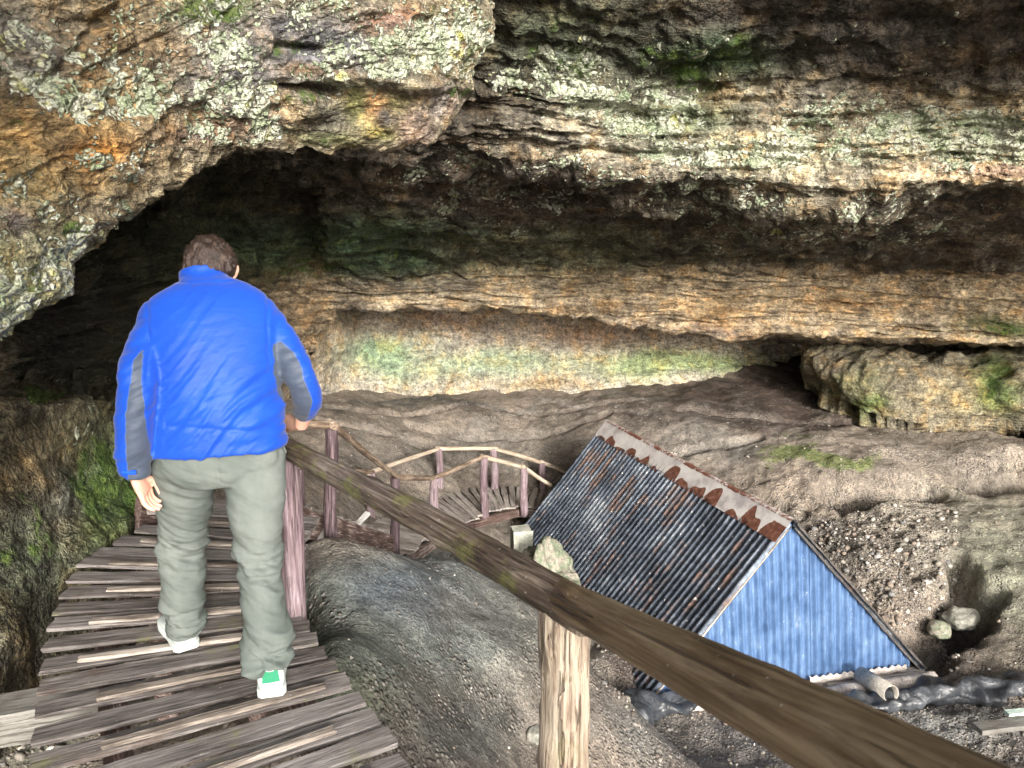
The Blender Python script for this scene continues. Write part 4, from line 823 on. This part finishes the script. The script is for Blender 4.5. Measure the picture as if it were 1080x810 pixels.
o = board('plank_offcut', PY(1030, 772, 6.22) + (0, 0, .03), PY(1110, 762, 6.36) + (0, 0, .03), .13, .05, W_CUT, None, seed=610); tag(o, 'grey-green board lying on the gravel at the right edge', 'board')
o = board('plank_offcut', PY(1060, 762, 6.38) + (0, 0, .10), PY(1130, 756, 6.46) + (0, 0, .10), .07, .03, M_MINT, None, seed=611); tag(o, 'narrow pale mint painted board resting on the grey-green board at the right edge', 'board')
o = board('timber_beam', PZ(-170, 795, -.20), PZ(150, 732, -.20), .16, .14, W_CUT, None, seed=612, jag=.015); tag(o, 'squared timber beam end jutting from the dark gap left of the upper boardwalk', 'beam')

# ------------------------------------------------------------------ loose rubble (countless): one object
def build_gravel():
    bm = bmesh.new(); bmesh.ops.create_icosphere(bm, subdivisions=1, radius=1); B = np.array([v.co[:] for v in bm.verts]); Fq = np.array([[v.index for v in f.verts] for f in bm.faces]); bm.free()
    var = []
    for k in range(10):
        d = 1 + .3 * fbm(B * 1.1 + k * 9, 2); v = B * d[:, None] * (1, .65 + .3 * RS.rand(), .45 + .3 * RS.rand()); var.append(v)
    zones = [(2600, 830, 1010, 540, 720, .014, .055), (120, 960, 1090, 530, 720, .010, .03), (800, 660, 1090, 735, 810, .008, .03), (380, 640, 1080, 425, 520, .010, .03), (300, 330, 560, 600, 805, .004, .012), (380, 0, 60, 600, 805, .02, .07), (500, 630, 700, 640, 740, .012, .05), (260, 340, 640, 425, 520, .008, .022), (300, 20, 110, 560, 640, .03, .07)]
    Vs, Fs, Cs = [], [], []; off = 0
    for (n, x0, x1, y0, y1, s0, s1) in zones:
        px = x0 + RS.rand(n) * (x1 - x0); py = y0 + RS.rand(n) * (y1 - y0)
        clump = fbm(np.stack([px * .02, py * .03, np.zeros(n)], 1), 3); keep = clump + RS.rand(n) * .9 > .3
        px, py = px[keep], py[keep]; xy = []
        for a, b in zip(px, py):
            q = PZ(a, b, -3.2); e = np.array((0, 0, EYE)); tt = np.linspace(.25, 1.05, 90)[:, None]; L_ = e + (q - e) * tt
            xy.append(L_)
        LL_ = np.concatenate(xy); zz = gz0(LL_[:, :2]).reshape(len(px), 90); hh = LL_[:, 2].reshape(len(px), 90) < zz
        for i in range(len(px)):
            k = np.argmax(hh[i])
            if not hh[i].any(): continue
            p = xy[i][k]; 
            if 1.0 < p[0] < 4.5 and 7.0 < p[1] < 11.2 and (p - NL) @ np.array((-.63, 3.04, 0)) > 0 and p[0] < 4.4 - (p[1] - 7.5) * .3: continue
            s = s0 * (s1 / s0) ** (RS.rand() ** 2.2); Vs.append((p, s))
    XY = np.array([v[0][:2] for v in Vs]); Z = gz(XY); VV = np.zeros((len(Vs), len(B), 3)); shade = np.zeros((len(Vs), 3))
    pal = np.array([(.12, .10, .085), (.22, .20, .175), (.33, .30, .26), (.26, .21, .17), (.46, .43, .39), (.17, .165, .16)])
    for i, (p, s) in enumerate(Vs):
        M = np.array(Euler((RS.rand() * .6, RS.rand() * .6, RS.rand() * 6.3)).to_matrix()); VV[i] = (var[RS.randint(10)] * s) @ M.T + (XY[i, 0], XY[i, 1], Z[i] + s * .15); shade[i] = pal[RS.randint(6)] * (.7 + .5 * RS.rand())
    F_ = (Fq[None] + (np.arange(len(Vs)) * len(B))[:, None, None]).reshape(-1, 3)
    me = bpy.data.meshes.new('gravel'); me.vertices.add(VV.size // 3); me.vertices.foreach_set('co', VV.reshape(-1).astype(np.float32)); me.loops.add(F_.size); me.loops.foreach_set('vertex_index', F_.reshape(-1).astype(np.int32)); me.polygons.add(len(F_)); me.polygons.foreach_set('loop_start', np.arange(0, F_.size, 3, dtype=np.int32)); me.update(calc_edges=True)
    attr_col(me, 'Col', np.repeat(shade, len(B), 0))
    g = G('loose_gravel'); n = g.noise(40, 4, .6); c = g.mix(1., g.attr('Col', 'Color'), g.ramp(n, [(.3, (.6, .6, .6)), (.7, (1.2, 1.2, 1.2))]), 'MULTIPLY'); g.done(c, .85, g.bump(n, .6, .02))
    return tag(link('gravel', me, g.m), kind='stuff', label='loose stones and rubble scattered over the cave floor')
build_gravel()
# ------------------------------------------------------------------ the walker
def loft(pts, rad, n=24, xdir=(1, 0, 0)):
    """closed tube through pts; rad = (half width along xdir, half depth)"""
    pts = np.array(pts, float); rad = np.array([(r, r) if np.isscalar(r) else r for r in rad], float)
    k = max(24, 8 * len(pts)); u = np.linspace(0, len(pts) - 1, k); C = pchip(np.arange(len(pts)), pts, u); Q = pchip(np.arange(len(pts)), rad, u)
    T = np.gradient(C, axis=0); T /= np.linalg.norm(T, axis=1, keepdims=True); V = []
    a = np.linspace(0, 2 * math.pi, n, endpoint=False)
    for i in range(k):
        x = np.array(xdir, float) - T[i] * np.dot(T[i], xdir); x /= np.linalg.norm(x); y = np.cross(T[i], x)
        V.append(C[i] + np.outer(np.cos(a) * Q[i, 0], x) + np.outer(np.sin(a) * Q[i, 1], y))
    V = np.concatenate(V + [C[:1], C[-1:]]); Fc = [(i*n+j, i*n+(j+1) % n, (i+1)*n+(j+1) % n, (i+1)*n+j) for i in range(k-1) for j in range(n)]
    Fc += [(k*n, (j+1) % n, j) for j in range(n)] + [(k*n+1, (k-1)*n+j, (k-1)*n+(j+1) % n) for j in range(n)]
    return V, Fc
def ball(c, r, sub=3, rot=None):
    bm = bmesh.new(); bmesh.ops.create_icosphere(bm, subdivisions=sub, radius=1); V = np.array([v.co[:] for v in bm.verts]) * r
    if rot is not None: V = V @ np.array(rot.to_matrix()).T
    Fc = [tuple(v.index for v in f.verts) for f in bm.faces]; bm.free(); return V + np.array(c), Fc
def fuse(name, parts, voxel, smooth=4, fac=.5):
    """union of overlapping closed shapes into one continuous skin"""
    V, Fc, o = [], [], 0
    for v, f in parts: V.append(v); Fc += [tuple(i + o for i in q) for q in f]; o += len(v)
    m = mesh(name, np.concatenate(V), Fc); bm = bmesh.new(); bm.from_mesh(m); bmesh.ops.recalc_face_normals(bm, faces=bm.faces); bm.to_mesh(m); bm.free()
    ob = bpy.data.objects.new('tmp', m); COL.objects.link(ob)
    r = ob.modifiers.new('r', 'REMESH'); r.mode = 'VOXEL'; r.voxel_size = voxel; r.use_smooth_shade = True
    s = ob.modifiers.new('s', 'SMOOTH'); s.factor = fac; s.iterations = smooth
    dg = bpy.context.evaluated_depsgraph_get(); e = bpy.data.meshes.new_from_object(ob.evaluated_get(dg)); bpy.data.objects.remove(ob); e.name = name
    e.polygons.foreach_set('use_smooth', [True] * len(e.polygons)); return e
def mverts(m):
    a = np.zeros(len(m.vertices) * 3); m.vertices.foreach_get('co', a); return a.reshape(-1, 3)
def mnorm(m):
    a = np.zeros(len(m.vertices) * 3); m.vertices.foreach_get('normal', a); return a.reshape(-1, 3)
def setv(m, V): m.vertices.foreach_set('co', V.reshape(-1).astype(np.float32)); m.update()

X0 = -1.135; YAW = R(17); AX = np.array((X0, 2.87, 0)); XD = np.array((math.cos(YAW), math.sin(YAW), 0)); YD = np.array((-math.sin(YAW), math.cos(YAW), 0))
def rz(p): p = np.array(p, float); d = p - AX; return AX + XD * d[0] + YD * d[1] + np.array((0, 0, d[2]))
def lx(V): return (V - AX) @ XD
man = empty('person', (-1.13, 2.75, 0), 'man seen from behind in a bright blue jacket and grey trousers, walking down the boardwalk', 'person')
LA = [(-1.325, 2.97, 1.355), (-1.362, 2.85, 1.26), (-1.385, 2.74, 1.155), (-1.41, 2.735, 1.0), (-1.425, 2.77, .845)]
RA = [(-.945, 2.97, 1.36), (-.872, 2.90, 1.26), (-.825, 2.84, 1.165), (-.806, 2.955, 1.075), (-.848, 3.035, .990)]
LA = [tuple(rz(p)) for p in LA]; RA = [tuple(rz(p)) for p in RA[:3]] + RA[3:]
LLg = [(-1.27, 2.87, .86), (-1.30, 2.90, .66), (-1.353, 2.96, .47), (-1.357, 2.93, .28), (-1.366, 2.945, .12), (-1.367, 2.955, .068)]
RLg = [(-1.01, 2.86, .86), (-.995, 2.83, .66), (-.985, 2.80, .47), (-.955, 2.71, .28), (-.918, 2.635, .15), (-.914, 2.628, .112)]
TOR = [(X0, 2.83, .892), (X0, 2.835, .98), (X0 - .002, 2.85, 1.10), (X0 - .003, 2.89, 1.22), (X0 - .005, 2.935, 1.33), (X0 - .01, 2.975, 1.405), (X0 - .014, 3.01, 1.455), (X0 - .018, 3.035, 1.49), (X0 - .022, 3.055, 1.525), (X0 - .026, 3.068, 1.562)]
TRD = [(.250, .160), (.250, .162), (.247, .165), (.256, .165), (.268, .155), (.252, .135), (.205, .112), (.138, .092), (.092, .080), (.088, .079)]
TOR = [tuple(rz(p)) for p in TOR]; LLg = [tuple(rz(LLg[0]))] + LLg[1:]; RLg = [tuple(rz(RLg[0]))] + RLg[1:]
# skin: one continuous body under the clothes
HC = np.array((-1.205, 3.10, 1.563)); HR = Euler((R(-24), 0, R(20)))
def hp(x, y, z): return HC + np.array(HR.to_matrix()) @ np.array((x, y, z))
parts = [loft(TOR, [(a * .84, b * .84) for a, b in TRD], 24, XD), loft([TOR[-3], TOR[-1], tuple(HC)], [.06, .058, .056])]
parts += [ball(HC, (.080, .098, .115), 4, HR), ball(hp(0, .045, -.065), (.058, .055, .06), 3, HR), ball(hp(0, .105, -.015), (.013, .02, .024), 2, HR), ball(hp(0, .098, .012), (.010, .012, .028), 2, HR), ball(hp(0, .093, -.062), (.026, .012, .008), 2, HR)]
for s in (-1, 1):
    parts += [ball(hp(s * .086, -.006, -.022), (.013, .021, .034), 3, Euler((R(-30), 0, R(-s * 25)))), ball(hp(s * .095, -.014, -.014), (.007, .018, .026), 2, Euler((R(-30), 0, R(-s * 25))))]
parts += [loft(LA[:-1] + [tuple(rz((-1.424, 2.768, .83)))], [.055, .052, .048, .042, .028]), loft(RA[:-1] + [(-.868, 3.06, .925)], [.055, .052, .048, .042, .028])]
parts += [loft(LLg, [.085, .078, .06, .058, .045, .045]), loft(RLg, [.085, .078, .06, .058, .045, .045])]
# left hand hanging, palm towards the thigh, fingers loosely curled
wl = rz((-1.424, 2.768, .845)); kl = rz((-1.400, 2.785, .762))
parts.append(loft([wl, wl * .6 + kl * .4, kl], [(.025, .021), (.019, .040), (.015, .043)], 20))
for i, (L_, sp) in enumerate(((.072, -.034), (.082, -.0115), (.078, .0115), (.062, .033))):
    b = kl + np.array((.0, sp, -.002 + abs(sp) * -.05)); k = L_ / .08
    parts.append(loft([b + (0, 0, .012), b + np.array((.010, .002, -.030)) * k, b + np.array((.030, .004, -.052)) * k, b + np.array((.052, .004, -.060)) * k], [.0105, .0095, .0085, .0068], 14))
parts.append(loft([wl * .65 + kl * .35 + np.array((.006, .03, 0)), kl + (.016, .052, .022), kl + (.026, .058, -.012), kl + (.036, .056, -.034)], [.016, .0125, .0105, .008], 14))
# right hand closed over the end of the rail
RX = Vector(EF) + dirf * .10; rt = np.array((RX.x, RX.y, RX.z + .05)); rd = np.array(dirf); rd[2] = 0; rd /= np.linalg.norm(rd); ac = np.array((-rd[1], rd[0], 0)); ac = ac if ac[1] > 0 else -ac
wr = np.array((-.868, 3.06, .935)); pk = rt + ac * .012 + np.array((0, 0, .022))
parts.append(loft([wr, wr * .45 + pk * .55 + (0, 0, .008), pk + ac * .014], [(.026, .023), (.040, .019), (.043, .016)], 20, tuple(rd)))
for i, off in enumerate((-.034, -.0115, .0115, .033)):
    b = pk + rd * off; k = (.92, 1.04, 1.0, .82)[i]
    parts.append(loft([b, b - ac * .036 * k + (0, 0, .006), b - ac * .066 * k + (0, 0, -.014), b - ac * .072 * k + (0, 0, -.042)], [.0112, .010, .0092, .0072], 14))
parts.append(loft([pk - rd * .03 + (0, 0, .004), pk - rd * .060 - ac * .012 + (0, 0, .0), pk - rd * .070 - ac * .04 + (0, 0, -.012), pk - rd * .066 - ac * .058 + (0, 0, -.030)], [.016, .0125, .0108, .0082], 14))
bm_ = fuse('body', parts, .0042, 3)
g = G('skin'); n = g.noise(30, 4, .6); n2 = g.noise(6, 4, .6)
g.b.inputs['Subsurface Weight'].default_value = .12; g.b.inputs['Subsurface Radius'].default_value = (.008, .004, .002)
SKIN = g.done(g.ramp(n2, [(.3, (.52, .27, .20)), (.55, (.62, .36, .27)), (.75, (.66, .42, .33))]), .5, g.bump(n, .1, .003), spec=.4)
off = Vector(man.location)
def onman(name, me, mat, parent=None): return link(name, me, mat, parent or man, Matrix.Identity(4))
onman('body', bm_, SKIN)
# jacket
jp = [loft(TOR, TRD, 48, XD), loft(LA, [.080, .076, .067, .063, .055], 32), loft(RA, [.078, .072, .062, .058, .050], 32),
      ball(rz((-1.30, 2.965, 1.355)), (.098, .088, .085), 3), ball(rz((-.97, 2.965, 1.355)), (.098, .088, .085), 3)]
jm = fuse('jacket', jp, .0058, 16)
V = mverts(jm); N = mnorm(jm)
def axisdist(V, pts):
    D = np.full(len(V), 9.); tt = np.zeros(len(V)); near = np.zeros_like(V)
    for i in range(len(pts) - 1):
        a = np.array(pts[i]); b = np.array(pts[i + 1]); d = b - a; t = np.clip(((V - a) @ d) / (d @ d), 0, 1); q = a + t[:, None] * d; e = np.linalg.norm(V - q, axis=1)
        m = e < D; D[m] = e[m]; tt[m] = i + t[m]; near[m] = q[m]
    return D, tt, near
dl, tl, nl_ = axisdist(V, LA); dr, tr, nr_ = axisdist(V, RA)
arm = np.where((dl < .10) & (tl > .5), 1., 0) + np.where((dr < .10) & (tr > .5), 1., 0)
wv = fbm(np.stack([V[:, 0] * 3.2 + 4, V[:, 1] * 3, V[:, 2] * 15 + V[:, 0] * 3 * np.tanh(lx(V) * 6)], 1), 3, .5)
wv2 = fbm(np.stack([V[:, 0] * 7, V[:, 1] * 7, V[:, 2] * 26 - V[:, 0] * 9], 1) + 20, 3, .5)
fold = sstep(1.42, 1.15, V[:, 2]) * (.5 + .6 * np.exp(-((V[:, 2] - 1.02) / .12) ** 2))
d = (np.maximum(wv, -.35) * .010 + wv2 * .0035) * (fold * (1 - arm) + .25)
for pts, dd, t_ in ((LA, dl, tl), (RA, dr, tr)):
    k = np.exp(-((t_ - 2.0) / .7) ** 2) + np.exp(-((t_ - 3.7) / .35) ** 2) + np.exp(-((t_ - .4) / .4) ** 2) * .7
    d += np.where(dd < .10, (wv2 * .007 + wv * .006) * k, 0)
yk = np.exp(-((V[:, 2] - 1.005 - .02 * np.sin(V[:, 0] * 9)) / .010) ** 2) * (1 - arm); d -= yk * .006          # fold above the hem band
sm = np.exp(-((V[:, 2] - 1.523) / .004) ** 2) * (np.abs(lx(V) + .022) < .12); d -= sm * .004                 # collar seam
for dd, t_, sx in ((dl, tl, -1), (dr, tr, 1)):                                                              # armhole seam
    d -= .004 * np.exp(-((np.abs(lx(V)) - .205 - .10 * np.maximum(0, V[:, 2] - 1.36)) / .006) ** 2) * sstep(1.16, 1.22, V[:, 2]) * (lx(V) * sx > 0)
V2 = V + N * d[:, None]; setv(jm, V2)
pan = np.zeros(len(V))
for dd, t_, q, sx in ((dl, tl, nl_, 1), (dr, tr, nr_, -1)):
    o_ = V - q; o_ /= np.maximum(np.linalg.norm(o_, axis=1, keepdims=True), 1e-6)
    c = (o_ @ XD) * sx * .88 - (o_ @ YD) * .47; pan = np.maximum(pan, np.where((dd < .098) & (t_ > .95), sstep(.20, .25, c - .55 * np.maximum(0, 1.5 - t_)), 0) * np.where(np.abs(lx(V)) > .222, 1, 0))
attr_f(jm, 'Panel', pan)
g = G('jacket_cloth'); n = g.noise(3, 4, .6); w1 = g.noise(420, 2, .5); ph_ = g.attr('Panel')
edge = g.m_('MULTIPLY', g.rng(ph_, .1, .4), g.rng(ph_, .9, .6))
wr_ = g.noise(1, 5, .6, vec=g.map((9, 9, 30), rot=(0, .25, 0)), dist=.5)
cb = g.mix(g.rng(ph_, .35, .6), g.ramp(n, [(.3, (.0015, .038, .29)), (.7, (.002, .052, .37))]), (.040, .053, .080))
cb = g.mix(g.m_('MULTIPLY', edge, .35), cb, (.10, .15, .28))
JK = g.done(cb, .58, g.bump(g.m_('ADD', g.m_('MULTIPLY', w1, .06), wr_), .35, .012), spec=.28)
g.b.inputs['Sheen Weight'].default_value = .1
jo = onman('jacket', jm, JK)
def strip(name, c, w, h, nrm, mat, parent):
    n = Vector(nrm).normalized(); o = board(name, np.array(c) - np.array((w / 2, 0, 0)), np.array(c) + np.array((w / 2, 0, 0)), h, .006, mat, parent, up=tuple(n), nx=6, jag=.001); return o
g = G('jacket_trim'); TRIM = g.done(g.ramp(g.noise(20, 3, .5), [(.3, (.003, .05, .5)), (.7, (.006, .08, .66))]), .5)
strip('cuff_tab', rz((-1.432, 2.708, .868)), .050, .016, (0, -1, .15), TRIM, jo)
strip('hanger_loop', rz((X0 - .024, 2.979, 1.548)), .030, .008, (0, -1, .35), TRIM, jo)
# trousers
tp = [loft([(X0, 2.845, 1.0), (X0, 2.85, .92), (X0, 2.855, .84), (X0, 2.86, .775)], [(.225, .145), (.236, .155), (.240, .158), (.20, .13)], 40, XD), ball(rz((-1.25, 2.80, .86)), (.104, .085, .10)), ball(rz((-1.02, 2.80, .86)), (.104, .085, .10)),
      loft(LLg, [(.120, .128), (.106, .108), (.089, .092), (.084, .088), (.080, .088), (.081, .090)], 32), loft(RLg, [(.120, .128), (.105, .108), (.089, .092), (.081, .084), (.082, .086), (.081, .085)], 32)]
tm = fuse('trousers', tp, .0055, 6); V = mverts(tm); N = mnorm(tm)
dl, tl, _ = axisdist(V, LLg); dr, tr, _ = axisdist(V, RLg)
wv = fbm(np.stack([V[:, 0] * 5, V[:, 1] * 5, V[:, 2] * 15 + V[:, 0] * 8], 1) + 33, 3, .55); wv2 = fbm(np.stack([V[:, 0] * 4, V[:, 1] * 4, V[:, 2] * 34], 1) + 63, 3, .5)
k = np.exp(-((V[:, 2] - .44) / .10) ** 2) * .9 + np.exp(-((V[:, 2] - .13) / .09) ** 2) * (1 + 1.0 * (V[:, 0] > -1.13)) + .35
d = wv * .021 * k + wv2 * .026 * (np.exp(-((V[:, 2] - .13) / .07) ** 2) + .6 * np.exp(-((V[:, 2] - .46) / .06) ** 2))
d -= .006 * np.exp(-(lx(V) / .010) ** 2) * sstep(.76, .84, V[:, 2])          # seat seam
setv(tm, V + N * d[:, None])
g = G('trouser_cloth'); n = g.noise(2.4, 5, .6, vec=g.map((1.6, 1.6, .8))); w1 = g.noise(380, 2, .5)
TR = g.done(g.ramp(n, [(.3, (.07, .085, .078)), (.5, (.105, .122, .113)), (.7, (.15, .167, .156))]), .9, g.bump(g.m_('ADD', g.m_('MULTIPLY', w1, .1), g.noise(1, 4, .6, vec=g.map((14, 14, 40), rot=(0, .4, 0)))), .35, .010), spec=.15)
to = onman('trousers', tm, TR)
for sx, nm in ((-1, 1), (1, 1)):
    c = rz((X0 + sx * .236, 2.80, .895)); b_ = onman('pocket_edge', board_mesh(.07, .006, .006, seed=3, nx=6, jag=.002), TR, to); b_.matrix_basis = wmat(to).inverted() @ Matrix.Translation(Vector(c)) @ Matrix.Rotation(R(80), 4, 'Y') @ Matrix.Rotation(R(20), 4, 'Z')
# shoes
def plain(name, col, rough, bs=.1, sc_=60): g = G(name); n = g.noise(sc_, 4, .6); n2 = g.noise(7, 4, .6); return g.done(g.mix(1., col, g.ramp(n2, [(.3, (.82, .82, .8)), (.6, (1, 1, 1))]), 'MULTIPLY'), rough, g.bump(n, bs, .004), spec=.4)
M_WH, M_SOLE, M_GR = plain('white_leather', (.50, .55, .54), .45), plain('white_rubber', (.55, .60, .59), .6), plain('green_tab', (.008, .17, .085), .5)
def shoe(hx, hy, yaw, pitch=0):
    M = Matrix.Translation((hx, hy, .003)) @ Matrix.Rotation(yaw, 4, 'Z') @ Matrix.Rotation(pitch, 4, 'X')
    Ln = .315; S = [(0, .036), (.02, .043), (.08, .050), (.25, .048), (.42, .047), (.6, .053), (.75, .055), (.88, .048), (.96, .034), (1, .016)]
    Hh = [(0, .100), (.02, .118), (.08, .126), (.22, .122), (.35, .108), (.5, .084), (.7, .060), (.9, .048), (1, .036)]
    s = np.concatenate([np.linspace(0, .1, 12, endpoint=False), np.linspace(.1, 1, 34)]); w = pchip(*np.array(S).T[0:1], np.array(S)[:, 1:], s)[:, 0]; h = pchip(np.array(Hh)[:, 0], np.array(Hh)[:, 1:], s)[:, 0]
    n = 28; a = np.linspace(0, 2 * math.pi, n, endpoint=False); P = []
    for i in range(len(s)):
        ca, sa = np.cos(a), np.sin(a); hh = h[i] - .022; x = np.sign(ca) * np.abs(ca) ** .6 * w[i] * np.where(sa > 0, 1 - .42 * np.clip(sa, 0, 1) ** 1.5, 1); z = .022 + hh * (.5 + .5 * np.sign(sa) * np.abs(sa) ** .75)
        P.append(np.stack([x, np.full(n, s[i] * Ln) + .010 * np.clip((z - .03) / .08, 0, 1) * (s[i] < .1), z], 1))
    P = np.array(P); V = np.concatenate([P.reshape(-1, 3), [P[0].mean(0)], [P[-1].mean(0)]]); k = len(s)
    Fc = [(i*n+j, i*n+(j+1) % n, (i+1)*n+(j+1) % n, (i+1)*n+j) for i in range(k-1) for j in range(n)] + [(k*n, (j+1) % n, j) for j in range(n)] + [(k*n+1, (k-1)*n+j, (k-1)*n+(j+1) % n) for j in range(n)]
    up = link('shoe', mesh('shoe', V, Fc), M_WH, man, M)
    # sole: outline extruded with a soft edge
    ring = [(-w[i] - .003, s[i] * Ln - (.004 if i == 0 else 0)) for i in range(k)] + [(w[i] + .003, s[i] * Ln - (.004 if i == 0 else 0)) for i in range(k - 1, -1, -1)]
    lv = [(.955, 0), (1, .004), (1, .016), (.995, .017), (1, .018), (1, .030), (.96, .034)]; m_ = len(ring); c = np.mean(ring, 0)
    V = [((x - c[0]) * f + c[0], (y - c[1]) * f + c[1], z) for f, z in lv for x, y in ring]; Fc = [(i*m_+j, i*m_+(j+1) % m_, (i+1)*m_+(j+1) % m_, (i+1)*m_+j) for i in range(len(lv)-1) for j in range(m_)] + [tuple(range(m_))[::-1], tuple(range((len(lv)-1)*m_, len(lv)*m_))]
    so_ = link('sole', mesh('sole', V, Fc), M_SOLE, up, M); so_.data.polygons.foreach_set('use_smooth', [False] * len(so_.data.polygons))
    # heel tab
    t_ = np.linspace(-1, 1, 17); Pt = np.zeros((17, 6, 3))
    for i, q in enumerate(t_):
        for j in range(6):
            z = .066 + .056 * j / 5 + .004 * (1 - q * q) * (j == 5); ww = .031 * (1.05 - .25 * j / 5)
            Pt[i, j] = (q * ww, -.0035 + .010 * (z - .03) / .08 + .003 * q * q - .002, z)
    link('heel_tab', gmesh('heel_tab', Pt), M_GR, up, M)
    # padded collar
    ang = np.linspace(0, 2 * math.pi, 40, endpoint=False); ring = [(math.cos(q) * .034, .062 + math.sin(q) * .052, .120 + .006 * math.sin(q)) for q in ang]
    Pc = np.zeros((40, 10, 3))
    for i, q in enumerate(ang):
        for j in range(10):
            b = 2 * math.pi * j / 10; r_ = .009; Pc[i, j] = (ring[i][0] + math.cos(q) * math.cos(b) * r_, ring[i][1] + math.sin(q) * math.cos(b) * r_, ring[i][2] + math.sin(b) * r_)
    link('collar', gmesh('collar', np.concatenate([Pc, Pc[:, :1]], 1), closeU=True), M_WH, up, M)
shoe(-.896, 2.566, R(17)); shoe(-1.345, 2.895, R(38))
# hair
HB = ball((0, 0, 0), 1, 5)[0]; Fh = ball((0, 0, 0), 1, 5)[1]
st_ = fbm(np.stack([HB[:, 0] * 9, HB[:, 1] * 4, HB[:, 2] * 3.2], 1), 4, .6); cl = fbm(HB * 2.6 + 7, 3)
front = sstep(.25, .75, HB[:, 1] - HB[:, 2] * .75); low = sstep(-.40, -.78, HB[:, 2])
rad = 1.0 + .085 * st_ + .06 * cl; V = HB * np.array((.101, .113, .118)) * rad[:, None]; V *= (1 - .30 * front - .16 * low)[:, None]
V = V + (0, -.010, .012); V = V @ np.array(Euler((R(-20), 0, R(20))).to_matrix()).T + HC
hm = mesh('hair', V, Fh)
g = G('dark_brown_hair'); n = g.noise(1, 5, .65, vec=g.map((160, 60, 40))); n2 = g.noise(22, 4, .6)
HAIR = g.done(g.ramp(g.m_('ADD', g.m_('MULTIPLY', n, .6), g.m_('MULTIPLY', n2, .4)), [(.38, (.010, .006, .005)), (.52, (.030, .018, .013)), (.68, (.095, .06, .045))]), .42, g.bump(n, .8, .012), spec=.5)
onman('hair', hm, HAIR)

# ================================================================== camera, light
cam = bpy.data.objects.new('camera', bpy.data.cameras.new('camera')); COL.objects.link(cam)
cam.location = (0, 0, EYE); cam.rotation_euler = (R(90) - PITCH, 0, 0); cam.data.sensor_width = 36; cam.data.lens = 36 * F / 1080
cam.data.clip_end = 500; cam.data.clip_start = .05
cam.data.dof.use_dof = True; cam.data.dof.focus_distance = 6.0; cam.data.dof.aperture_fstop = 9
sc.camera = cam
SUN_EL, SUN_AZ = 17, 19       # azimuth of the sun measured from straight behind the camera towards its right
W = bpy.data.worlds.new('World'); sc.world = W; W.use_nodes = True; nt = W.node_tree
bg = nt.nodes['Background']; sky = nt.nodes.new('ShaderNodeTexSky'); sky.sky_type = 'NISHITA'; sky.sun_disc = False
sky.sun_elevation = R(SUN_EL); sky.sun_rotation = R(180 - SUN_AZ); sky.air_density = 1.0; sky.dust_density = 6; sky.ozone_density = 1
hs = nt.nodes.new('ShaderNodeHueSaturation'); hs.inputs['Saturation'].default_value = .35
nt.links.new(sky.outputs[0], hs.inputs['Color']); nt.links.new(hs.outputs[0], bg.inputs[0]); bg.inputs[1].default_value = .15
sl = bpy.data.lights.new('sun', 'SUN'); sl.energy = 1.5; sl.angle = R(10); sl.color = (1, .96, .9)
so = bpy.data.objects.new('sun', sl); COL.objects.link(so)
sd = Vector((math.sin(R(SUN_AZ)) * math.cos(R(SUN_EL)), -math.cos(R(SUN_AZ)) * math.cos(R(SUN_EL)), math.sin(R(SUN_EL))))
so.rotation_euler = sd.to_track_quat('Z', 'Y').to_euler()
vs = sc.view_settings; sc.display_settings.display_device = 'sRGB'; vs.view_transform = 'Standard'; vs.look = 'None'; vs.gamma = 1; vs.use_curve_mapping = False; vs.exposure = 1.6
sc.cycles.use_denoising = True; sc.cycles.denoising_prefilter = 'ACCURATE'; sc.cycles.max_bounces = 5; sc.cycles.diffuse_bounces = 3; sc.cycles.adaptive_threshold = .025
